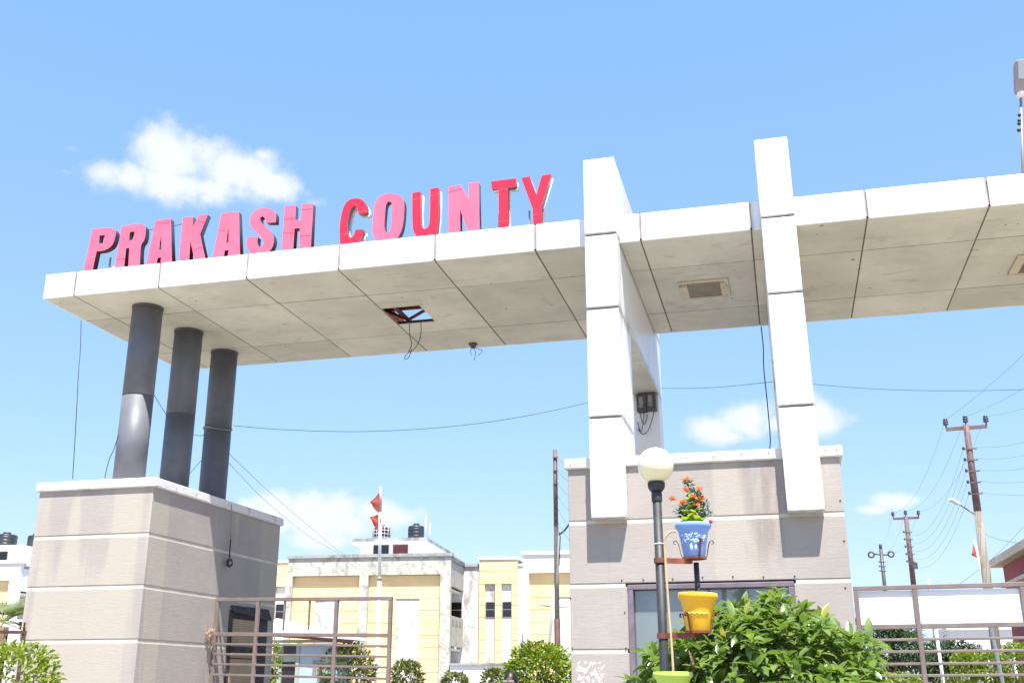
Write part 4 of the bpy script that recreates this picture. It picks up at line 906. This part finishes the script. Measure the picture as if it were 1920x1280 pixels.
for u, h, lab in ((-2.3, 1.35, 'taller white vent pipe beside the black rooftop tank'), (-2.05, .9, 'shorter white vent pipe beside the black rooftop tank'), (-6.3, .9, 'thin white vent pipe left of the caged tank')):
    a = Vector(hloc(u, 4.2, 9.2)); MB().tube([a, a + Vector((0,0,h))], .035, 8).build('vent_pipe', M['white'], label=lab, cat='pipe')

# hut seen through the left gate
hut = thing('guard_hut', 'pale blue guard hut with a white sheet roof behind the left gate', 'hut', (-9.776, 21.384, 1.591))
q = Vector((-9.776, 21.384, 1.591)); hx0, hx1 = (-10.545, 21.040, 2.043)[0], (-9.128, 21.396, 2.044)[0]; hy = q.y
HB = lambda n, mt, *b: MB().box(*b).build(n, M[mt], hut)
xm = (-9.976, 21.183, 2.044)[0]; xd0, xd1 = (-10.374, 21.083, 2.043)[0], (-10.052, 21.164, 2.044)[0]
HB('front_wall', 'hut', xm, hx1, hy, hy + .12, 0, 2.42); HB('left_wall', 'hutgreen', hx0 - .4, xd0 - .01, hy, hy + .12, 0, 2.2); HB('lintel', 'hutgreen', hx0 - .4, hx1, hy + .001, hy + .12, 2.44, 2.50)
HB('corner_post', 'hutgreen', xd1, xm - .002, hy - .03, hy + .12, 0, 2.43); HB('back_wall', 'hutgreen', hx0 - .4, hx1, hy + .7, hy + .8, 0, 2.42)
HB('right_wall', 'hut', hx1 - .12, hx1 - .001, hy + .13, hy + .69, 0, 2.42)
HB('door', 'winglass', xd0, xd1 - .01, hy + .04, hy + .08, 0, 2.05); HB('fanlight', 'winglass', xd0, xd1 - .01, hy + .04, hy + .08, 2.22, 2.42); HB('door_transom', 'hutgreen', xd0, xd1 - .01, hy + .02, hy + .1, 2.06, 2.21)
wx0, wx1 = (-9.676, 21.258, 2.044)[0], (-9.461, 21.312, 2.044)[0]
f = HB('window', 'winframe', wx0, wx1, hy - .02, hy - .001, 1.78, 2.1); MB().box(wx0 + .015, (wx0+wx1)/2 - .008, hy - .026, hy - .021, 1.8, 2.08).build('pane', M['boxpane'], f); MB().box((wx0+wx1)/2 + .008, wx1 - .015, hy - .026, hy - .021, 1.8, 2.08).build('pane', M['boxpane'], f)
ra, rb_ = (-10.686, 20.688, 2.991), (-8.712, 21.374, 2.424)
m = MB(); m.hexa([(hx0 - .6, hy - .25, 2.66), (hx1 + .42, hy - .25, 2.48), (hx1 + .42, hy + 1.2, 2.46), (hx0 - .6, hy + 1.2, 3.0), (hx0 - .6, hy - .25, 2.68), (hx1 + .42, hy - .25, 2.50), (hx1 + .42, hy + 1.2, 2.48), (hx0 - .6, hy + 1.2, 3.02)]); m.build('sheet_roof', M['sheet'], hut)
MB().bar((hx0 - .2, hy - .2, 2.60), (hx1 + .4, hy - .2, 2.45), .05).build('roof_rafter', M['redsteel'], hut); MB().bar((hx0 + .6, hy - .1, 2.55), (hx1 + .3, hy - .1, 2.43), .05).build('roof_rafter', M['redsteel'], hut)
c = (-9.479, 19.154, 2.003); shrub('potted_shrub', 'small green shrub by the dark hut door', 'shrub', (c[0], c[1], 2.0), (.12, .14, .42), 350, .08, 'hedgeleaf', seed=41)

# red house and white block on the right
rh = thing('red_house', 'maroon house with a cream roof edge at the right edge', 'house', (9.8, 40, 0))
RB = lambda n, mt, *b: MB().box(*b).build(n, M[mt], rh)
RB('wall', 'maroon', 8.4, 14, 30, 46, 0, 6.02); RB('roof_edge', 'creamtrim', 8.0, 14.4, 29.6, 46.5, 6.03, 6.32); RB('chajja', 'creamtrim', 7.8, 8.39, 33, 43.6, 5.02, 5.14); RB('chajja_bracket', 'creamtrim', 8.0, 8.39, 34, 34.3, 4.6, 5.01)
for y in (34.5, 38.5): 
    f = RB('window', 'winframe', 8.36, 8.399, y, y + 1.4, 3.4, 4.8); MB().box(8.345, 8.358, y + .08, y + 1.32, 3.48, 4.72).build('pane', M['winglass'], f)
wb = thing('white_house', 'low white house glimpsed beneath the gate boards on the right', 'house', (11.261, 67.862, 1.613))
q = Vector((11.261, 67.862, 1.613)); MB().box(q.x - 2.2, q.x + 6, q.y, q.y + 6, 0, 4.6).build('wall', M['hwhite'], wb); MB().box(q.x - 2.4, q.x + 6.2, q.y - .2, q.y + 6.2, 4.6, 4.75).build('roof', M['hwhite'], wb)
for k in range(4):
    f = MB().box(q.x - 1.4 + k*1.5, q.x - .5 + k*1.5, q.y - .05, q.y - .001, 2.6, 3.8).build('window', M['winframe'], wb); MB().box(q.x - 1.33 + k*1.5, q.x - .57 + k*1.5, q.y - .07, q.y - .051, 2.67, 3.73).build('pane', M['boxpane'], f)

# ---------------------------------------------------------------- flag poles
def flag(v, base, e1, e2, n=7):   # wavy triangle: two corners on the pole, a tip
    m = MB(); top, bot, tip = Vector(v[0]), Vector(v[1]), Vector(v[2]); vs = []
    for i in range(n + 1):
        t_ = i/n
        for j in range(n + 1):
            s = j/n; edge = top.lerp(bot, s); p_ = edge.lerp(tip, t_); p_ = p_ + Vector((0, math.sin(t_*5 + s*3)*.05*t_ + .012*math.sin(9*s), math.sin(t_*math.pi)*-.03*(s))); vs.append(p_)
    fs = [(i*(n+1)+j, (i+1)*(n+1)+j, (i+1)*(n+1)+j+1, i*(n+1)+j+1) for i in range(n) for j in range(n)]
    return m.add(vs, fs, True)
fpo = thing('flag_pole', 'tall white pole flying tattered red flags before the mouldy house', 'flag pole', (Vector((-10.128, 26.271, 2.922)).x, Vector((-10.128, 26.271, 2.922)).y, 0))
a, b = Vector((-9.798, 25.198, 6.387)), Vector((-10.084, 26.152, 3.310)); e = Vector((b.x + .02, b.y, 0))
m1 = a.lerp(b, .2); m2 = a.lerp(b, .72)
MB().tube([e, m2], .05, 10).build('lower_pole', M['white'], fpo); MB().tube([m2 + Vector((0,0,.001)), m1], .042, 10).build('upper_pole', M['white'], fpo); MB().tube([m1, a], .035, 10).build('pole_tip', simple('pink_stained_pole', (.62, .36, .36), .5, .08, 4), fpo)
MB().lathe((m2.x, m2.y, m2.z), [(.055, -.05), (.055, .03)], 10).build('pole_joint', M['galv'], fpo)
flag(((-9.813, 25.229, 6.284), (-9.882, 25.393, 5.741), (-10.048, 25.162, 5.983)), 0, 0, 0).build('flag', M['flagcloth'], fpo)
flag(((-9.882, 25.393, 5.741), (-9.907, 25.550, 5.249), (-10.089, 25.272, 5.622)), 0, 0, 0).build('flag', M['flagcloth'], fpo)
flag(((-9.866, 25.358, 5.694), (-9.834, 25.396, 5.604), (-9.796, 25.440, 5.339)), 0, 0, 0).build('flag_tatter', M['flagcloth'], fpo)
fp2 = thing('flag_pole', 'distant white pole with a small red flag beside the utility pole', 'flag pole', (7.829, 49.657, 1.609))
a, b = Vector((7.758, 47.736, 7.318)), Vector((8.043, 48.426, 5.465)); MB().tube([b + (b-a)*1.9, a], .042, 8).build('pole', M['white'], fp2)
flag(((7.752, 47.762, 7.234), (7.831, 47.993, 6.602), (7.571, 47.676, 6.705)), 0, 0, 0).build('flag', M['flagcloth'], fp2)

# ---------------------------------------------------------------- utility poles and wires
def upole(top, F_h, r, label, arm, brk, mats=('polebrown', 'poletan'), cat='utility pole', split=.45):
    top = Vector(top); o = thing('utility_pole', label, cat, (top.x, top.y, 0), group='crossarm utility poles')
    zb = top.z*split
    MB().tube([(top.x, top.y, zb), top], [r*.95, r*.75], 10).build('upper_pole', M[mats[0]], o)
    MB().tube([(top.x, top.y, 0), (top.x, top.y, zb)], [r*1.3, r*1.0], 10).build('lower_pole', M[mats[1]], o)
    tips = []
    if arm:
        ax = Vector((.995, -.1, 0)); MB().bar(top - ax*arm/2 - Vector((0,0,.12)), top + ax*arm/2 - Vector((0,0,.12)), .09, .13).build('crossarm', M[mats[0]], o)
        for s in (-.5, 0, .5):
            c = top + ax*arm*s*.97 + Vector((0, 0, -.05 if s else .0)); MB().lathe(c, [(.03, 0), (.03, .09), (.10, .10), (.10, .15), (.06, .17), (.10, .19), (.10, .24), (.06, .26), (.09, .28), (.07, .34), (.01, .36)], 12).build('insulator', M['insulator'], o)
            tips.append(c + Vector((0, 0, .3)))
    arms = []
    for k in range(brk):
        z = top.z - .95 - k*.42*(1 if arm else .8)
        MB().bar((top.x - .2, top.y - .12, z), (top.x + .24, top.y - .12, z), .035, .05).build('bracket', M['galv'] if False else M[mats[0]], o)
        MB().lathe((top.x - .22, top.y - .12, z), [(.03, -.03), (.05, 0), (.05, .07), (.02, .1)], 8).build('spool', M['insulator'], o); arms.append(Vector((top.x - .22, top.y - .12, z + .05)))
    return o, tips, arms
pa, ta, aa = upole((7.081, 42.030, 10.916), 0, .15, 'tall tapering utility pole nearest the red house', 1.45, 5, split=.70)
pb_, tb, ab = upole((7.161, 65.879, 10.960), 0, .17, 'middle utility pole with a crossarm beyond the gate boards', 1.45, 5, split=.62)
pc_, tcx, ac = upole((7.220, 85.289, 11.301), 0, .17, 'farthest dark utility pole with ring shaped insulators', 0, 3, ('box', 'box'))
tp = Vector((7.220, 85.289, 11.301)); MB().bar(tp + Vector((-.55,0,-.35)), tp + Vector((.55,0,-.45)), .1, .1).build('crossarm', M['box'], pc_)
for s in (-.72, .70):
    m = MB(); c = tp + Vector((s, 0, -.38)); m.tube([c + Vector((.2*math.cos(2*math.pi*k/14), 0, .2*math.sin(2*math.pi*k/14))) for k in range(15)], .07, 6); m.build('ring_insulator', M['box'], pc_)
MB().lathe(tp, [(.08, 0), (.14, .12), (.1, .2), (.14, .3), (.05, .4)], 10).build('insulator', M['insulator'], pc_)
sl = MB(); sl0, sl1, sl2 = Vector((7.162, 43.026, 7.664)), Vector((6.505, 42.315, 8.000)), Vector((6.178, 41.971, 8.137)); sl.tube([Vector((7.248, 43.265, 7.015)), sl0], .03, 6); sl.tube([sl0, sl1], .03, 6); sl.build('lamp_arm', M['galv'], pa); MB().bar(sl1, sl2, .16, .09).build('lamp_head', M['lampglass'], pa)
MB().box(ab[-1].x + .28, ab[-1].x + .55, ab[-1].y, ab[-1].y + .2, ab[-1].z - .45, ab[-1].z - .1).build('switch_box', M['box'], pb_)
NW = 'thin overhead line strung between the utility poles'
def wire(a, b, d, r=.006, label=NW, group='overhead power lines'):
    return MB().tube(sag(a, b, d, 14), r, 5).build('power_line', M['alu'], label=label, cat='power line', group=group)
RW = [(9.148, 22.587, 12.281), (9.793, 23.206, 10.912), (10.446, 23.792, 9.648)]
LA, LB_, LC = 'thin overhead line strung between the two crossarm utility poles', 'thin overhead line running from the nearest utility pole out of view', 'thin overhead line reaching the farthest ring insulator pole'
for i in range(3): wire(ta[i], tb[i], .9, label=LA, group='lines between the crossarm poles'); wire(ta[i], RW[i], .5, label=LB_, group='lines leaving the nearest pole'); wire(tb[i], tp + Vector((-.7 + .7*i, 0, -.2)), .8, label=LC, group='lines to the farthest pole')
for i in range(5): wire(aa[i], ab[i], 1.3, label=LA, group='lines between the crossarm poles'); wire(aa[i] + Vector((.4,0,0)), Vector((9.307, 23.786, 8.805)) + Vector((0, 0, -.42*i)), .75, label=LB_, group='lines leaving the nearest pole')
wire((7.346, 43.185, 7.001), (8.122, 28.840, 5.754), .6, .010, label='sagging cable leaving the tan lower part of the nearest utility pole', group=None)
wire((7.774, 54.685, 5.990), (13.309, 54.322, 11.263), .5, .012, label='thin stay wire slanting up behind the nearest utility pole', group=None)
# wooden pole before the right gatehouse
wp = Vector((-6.825, 32.744, 8.757)); wpo = thing('telegraph_pole', 'bare rusty wooden pole rising behind the bushy tree', 'pole', (wp.x, wp.y, 0))
h1, h2 = (-7.003, 33.497, 6.364)[2], (-7.209, 34.395, 3.515)[2]
MB().tube([(wp.x, wp.y, h1), wp], .07, 10).build('upper_section', M['polebrown'], wpo); MB().tube([(wp.x, wp.y, h2), (wp.x, wp.y, h1 - .001)], .078, 10).build('middle_section', M['poletan'], wpo); MB().tube([(wp.x, wp.y, 0), (wp.x, wp.y, h2 - .001)], .095, 10).build('lower_section', M['polered'], wpo)
for k in range(6):
    z = wp.z - .25 - k*.42; MB().box(wp.x - .06, wp.x + .11, wp.y - .1, wp.y - .06, z - .03, z).build('step_clamp', M['polebrown'], wpo)
    wire((wp.x + .09, wp.y - .08, z), (wp.x + 1.6, wp.y - 5, z - 1.35), .1, .01, 'thin wire running from the wooden pole behind the gatehouse', 'wires from the wooden pole')
MB().bar((-7.671, 33.899, 4.005), (-6.737, 34.161, 3.925), .05, .04).build('cross_rod', M['galv'], wpo)
MB().tube([Vector((-6.849, 33.252, 6.241)), Vector((-6.812, 33.315, 6.080)), Vector((-6.914, 33.585, 5.192))], .018, 6).build('loop_cable', M['wire'], wpo)
MB().tube(smooth_path([(-6.978, 33.366, 6.125), (-6.740, 33.394, 6.223), (-6.468, 33.359, 6.531)]), .03, 6).build('stay_wire', M['wire'], label='thick stay wire tied from the wooden pole to the gatehouse', cat='wire')
a, b = Vector((-6.934, 33.386, 5.123)), Vector((-7.394, 34.084, 2.684)); MB().tube([b + (b - a)*.35, a], .05, 8).build('leaning_pipe', M['white'], label='thin white pipe leaning against the bare wooden pole', cat='pipe')
post = Vector((7.242, 59.684, 6.849)); MB().lathe((post.x, post.y, 0), [(.10, 0), (.09, post.z - .6), (.015, post.z)], 8).build('stone_spire', M['creamtrim'], label='small pale spire top peeping over the gate boards', cat='spire')

# wires on the gate structure
def cable(pts, r, label, n=6): return MB().tube(smooth_path(pts, n), r, 6).build('hanging_cable', M['wire'], label=label, cat='cable')
cable([(-9.562, 12.500, 6.592), (-9.512, 12.500, 6.184), (-9.413, 12.400, 5.752), (-9.371, 12.400, 5.285), (-9.252, 12.300, 4.728), (-9.176, 12.250, 4.231)], .005, 'black cable hanging from the left end of the canopy')
cable([(-7.669, 10.987, 4.461), (-7.738, 11.025, 4.295), (-7.804, 11.049, 4.173), (-7.808, 11.013, 3.952)], .005, 'short loose cable beside the sunlit front column')
cable([(-7.918, 12.000, 5.255), (-7.935, 12.200, 5.161), (-7.996, 12.500, 5.075)], .004, 'thin wire between the front and middle columns')
cable([(-7.987, 13.100, 4.971), (-8.072, 13.500, 5.033), (-8.116, 13.700, 5.112)], .004, 'thin wire between the middle and rear columns')
cable([(-7.919, 13.000, 4.333), (-8.049, 13.400, 4.543), (-8.121, 13.700, 4.730)], .004, 'wire rising from the coping to the rear column')
c0 = Vector((-7.955, 13.78, 5.15)); MB().tube([c0 + Vector((.206*math.cos(2*math.pi*k/30), .206*math.sin(2*math.pi*k/30), .03*math.sin(4*math.pi*k/30) + .02)) for k in range(31)], .009, 6).build('cable_loop', M['galv'], label='cable wound around the joint of the rear column', cat='cable')
MB().tube(smooth_path([(-7.722, 13.800, 5.233), (-7.104, 14.000, 5.188), (-6.341, 14.200, 5.158), (-5.748, 14.400, 5.170), (-4.984, 14.600, 5.213), (-4.218, 14.800, 5.297), (-3.449, 15.000, 5.430), (-2.593, 15.200, 5.624)], 6), .0036, 6).build('span_cable', M['wire'], label='long thin cable sagging from the rear column to the portal', cat='cable')
MB().tube(smooth_path([(-1.583, 15.200, 5.764), (-1.078, 15.100, 5.704), (-0.615, 15.000, 5.670), (-0.165, 15.000, 5.688), (0.132, 15.000, 5.699)], 6), .0036, 6).build('span_cable', M['wire'], label='thin cable running between the two white portals', cat='cable')
MB().tube(smooth_path([(0.566, 15.000, 5.631), (1.134, 15.000, 5.538), (1.854, 15.200, 5.506), (2.578, 15.400, 5.503), (3.477, 15.600, 5.513), (4.438, 16.000, 5.626)], 6), .0036, 6).build('span_cable', M['wire'], label='thin cable leaving the slanting portal towards the utility poles', cat='cable')
cable([(-0.051, 14.450, 6.358), (-0.043, 14.400, 6.045), (-0.057, 14.300, 5.709), (-0.050, 14.200, 5.381), (-0.043, 14.100, 5.060), (-0.041, 14.100, 4.698), (-0.059, 14.100, 4.541)], .0075, 'black twisted cable hanging beside the slanting portal')
for pts in ([(-7.525, 13.315, 4.739), (-9.164, 18.259, 4.924), (-10.964, 24.258, 5.076), (-13.007, 31.266, 5.269), (-13.904, 38.749, 4.901), (-14.055, 45.416, 4.296)], [(-7.535, 13.353, 4.617), (-9.363, 18.225, 4.876), (-11.220, 24.202, 5.050), (-13.320, 31.145, 5.396), (-16.520, 43.372, 5.312)]):
    MB().tube(smooth_path(pts, 5), .0042, 5).build('service_line', M['alu'], label='thin service wire sloping from the rear column to the mouldy house', cat='wire', group='service wires to the mouldy house')
for pts, lab in (([(-4.648, 13.244, 6.400), (-4.322, 12.328, 5.893), (-4.393, 12.358, 5.748), (-4.521, 12.357, 5.656), (-4.545, 12.368, 5.604), (-4.497, 12.376, 5.617), (-4.449, 12.355, 5.715)], 'looped loose wire below the broken soffit panel'), ([(-4.815, 13.250, 6.400), (-4.429, 12.203, 5.861), (-4.412, 12.245, 5.751), (-4.459, 12.265, 5.653)], 'short loose wire below the broken soffit panel')):
    cable(pts, .005, lab)
# small lamp on a cord at the left gatehouse
cl = thing('cord_lamp', 'small black lamp hanging by a cord on the shaded gatehouse wall', 'lamp', (-6.990, 12.691, 3.113))
a, b, c = Vector((-6.985, 12.613, 3.859)), Vector((-7.000, 12.688, 3.409)), Vector((-7.000, 12.699, 3.176))
MB().tube([a, b], .006, 6).build('conduit', M['galv'], cl); MB().tube([b, c], .009, 6).build('cord', M['wire'], cl)
q = Vector((-6.980, 12.667, 3.104)); m = MB()
for k in range(9): a_ = k*.7; m.tube([q + Vector((.01*math.sin(k), .055*math.cos(t_*2*math.pi/12 + a_)*(.7 + .05*k), .055*math.sin(t_*2*math.pi/12 + a_)*(.7 + .03*k))) for t_ in range(13)], .009, 6)
m.build('coil', M['wire'], cl); MB().sphere(q, .03, 12, 8).build('bulb', M['boxpane'], cl)
# dry grass nest on the gate hinge
ne = MB(); rnd = random.Random(4); q = Vector((-7.020, 12.390, 2.170))
for k in range(60):
    d = Vector((rnd.uniform(-.3,.6), rnd.uniform(-.6,.6), rnd.uniform(-1,1)))*.11; ne.tube([q + Vector((rnd.uniform(0,.03), rnd.uniform(-.03,.03), rnd.uniform(-.08,.08))), q + d], .004, 4)
ne.build('dry_nest', simple('dry_straw', (.35, .24, .17), .9, .3, 30), label='tuft of dry straw caught at the gate hinge', cat='nest')

# ---------------------------------------------------------------- person whose head just rises above the frame's bottom
def person(c, label):
    o = thing('person', label, 'person', (c[0], c[1], 0)); x, y = c[0], c[1]
    J = {'pel': (0,0,.92), 'sp': (0,.01,1.12), 'ch': (0,.01,1.32), 'nk': (0,0,1.47), 'nk2': (0,-.01,1.53), 'sl': (-.19,.01,1.41), 'el': (-.25,.03,1.12), 'wl': (-.25,-.06,.88), 'sr': (.19,.01,1.41), 'er': (.25,.03,1.12), 'wr': (.25,-.06,.88),
         'hl': (-.1,0,.88), 'kl': (-.11,-.01,.48), 'al': (-.11,.03,.09), 'tl': (-.12,-.14,.04), 'hr': (.1,0,.88), 'kr': (.11,-.01,.48), 'ar': (.11,.03,.09), 'tr': (.12,-.14,.04)}
    rad = {'pel': .15, 'sp': .14, 'ch': .16, 'nk': .065, 'nk2': .058, 'sl': .075, 'el': .048, 'wl': .032, 'sr': .075, 'er': .048, 'wr': .032, 'hl': .1, 'kl': .062, 'al': .045, 'tl': .038, 'hr': .1, 'kr': .062, 'ar': .045, 'tr': .038}
    E = [('pel','sp'),('sp','ch'),('ch','nk'),('nk','nk2'),('ch','sl'),('sl','el'),('el','wl'),('ch','sr'),('sr','er'),('er','wr'),('pel','hl'),('hl','kl'),('kl','al'),('al','tl'),('pel','hr'),('hr','kr'),('kr','ar'),('ar','tr')]
    for s, nm in ((-1, 'l'), (1, 'r')):      # five short fingers on each hand
        w = Vector(J['w' + nm])
        for i, (dx, dy, ln) in enumerate(((.0, -.035, .075), (0, -.015, .09), (0, .005, .085), (0, .022, .068), (-s*.03, -.04, .045))):
            k1, k2 = 'f%s%d' % (nm, i), 'g%s%d' % (nm, i); J[k1] = tuple(w + Vector((dx, dy, -.08 if i < 4 else -.04))); J[k2] = tuple(w + Vector((dx*1.4, dy - .012, -.08 - ln if i < 4 else -.085)))
            rad[k1] = .013; rad[k2] = .008; E += [('w' + nm, k1), (k1, k2)]
    keys = list(J); me = bpy.data.meshes.new('body'); me.from_pydata([J[k] for k in keys], [(keys.index(a), keys.index(b)) for a, b in E], [])
    ob = bpy.data.objects.new('body', me); C.objects.link(ob); ob.modifiers.new('skin', 'SKIN')
    for i, k in enumerate(keys):
        me.skin_vertices[0].data[i].radius = (rad[k]*1.05, rad[k]*.85 if k in ('pel','sp','ch') else rad[k]); me.skin_vertices[0].data[i].use_root = (k == 'pel')
    ss = ob.modifiers.new('sub', 'SUBSURF'); ss.levels = ss.render_levels = 1
    dg = bpy.context.evaluated_depsgraph_get(); me2 = bpy.data.meshes.new_from_object(ob.evaluated_get(dg)); C.objects.unlink(ob); bpy.data.objects.remove(ob)
    # head sculpted onto the same mesh
    hm = MB(); n_, m_ = 28, 20; hv = []
    for i in range(m_ + 1):
        t_ = math.pi*i/m_
        for k in range(n_):
            a = 2*math.pi*k/n_; dx, dy, dz = math.sin(t_)*math.cos(a), math.sin(t_)*math.sin(a), -math.cos(t_)
            px, py, pz = dx*.078, dy*.098, dz*.118
            if dz < -.2: px *= 1 + .35*(dz + .2); py *= 1 + .12*(dz + .2)
            f = max(0, -dy)
            if abs(dx) < .2 and f > .9: py -= .022*max(0, 1 - abs(dz + .12)/.28)*(1 - abs(dx)/.2)                 # nose
            if f > .8 and .1 < abs(dx) < .5 and abs(dz - .08) < .16: py += .010                                   # eye sockets
            if f > .9 and abs(dx) < .3 and abs(dz + .5) < .1: py -= .006                                           # lips
            hv.append((px, py - .012, 1.622 + pz))
    hf = [(i*n_ + k, i*n_ + (k+1) % n_, (i+1)*n_ + (k+1) % n_, (i+1)*n_ + k) for i in range(m_) for k in range(n_)]
    bm = bmesh.new(); bm.from_mesh(me2); vs = [bm.verts.new(v) for v in hv]; bm.verts.ensure_lookup_table()
    for q in hf:
        try: bm.faces.new([vs[i] for i in q])
        except ValueError: pass
    for f in bm.faces:
        f.smooth = True; cz = f.calc_center_median(); f.material_index = 1 if (cz.z < .93 and abs(cz.x) < .22 and not (abs(cz.x) > .2)) else (2 if (.93 <= cz.z < 1.49 and not (abs(cz.x) > .2 and cz.z < 1.2)) else 0)
    me3 = bpy.data.meshes.new('body'); bm.to_mesh(me3); bm.free()
    for k in ('skin', 'trousers', 'shirt'): me3.materials.append(M[k])
    b = bpy.data.objects.new('body', me3); C.objects.link(b); b.parent = o
    hr = MB(); hv = []; hf = []
    for i in range(11):
        t_ = math.pi*.5*i/10
        for k in range(n_):
            a = 2*math.pi*k/n_; front = max(0, -math.sin(a)); lim = 1.72*(1 - .38*front**2); tt = t_*lim/ (math.pi/2)*1.0
            hv.append((math.sin(tt)*math.cos(a)*.083, math.sin(tt)*math.sin(a)*.103 - .010, 1.625 + math.cos(tt)*.124))
    hf = [(i*n_ + k, i*n_ + (k+1) % n_, (i+1)*n_ + (k+1) % n_, (i+1)*n_ + k) for i in range(10) for k in range(n_)]
    hr.add(hv, [f[::-1] for f in hf], True).build('hair', M['hair'], o, local=True)
    for s in (-1, 1):
        MB().sphere((s*.081, 0, 1.615), .03, 10, 8, (.35, .6, 1.1)).build('ear', M['skin'], o, local=True); MB().sphere((s*.031, -.096, 1.632), .012, 10, 8).build('eye', M['white'], o, local=True)
        MB().lathe((s*.036, -.122, 1.628), [(.027, -.001), (.03, .001)], 16).build('spectacle_rim', M['wire'], o, local=True)
        MB().box(s*.036 - .026, s*.036 + .026, -.124, -.121, 1.61, 1.648).build('spectacle_lens', M['lens'], o, local=True)
    return o
person((-3.092, 12.228, 1.597), 'person with short dark hair and spectacles facing the camera below the bushy tree')
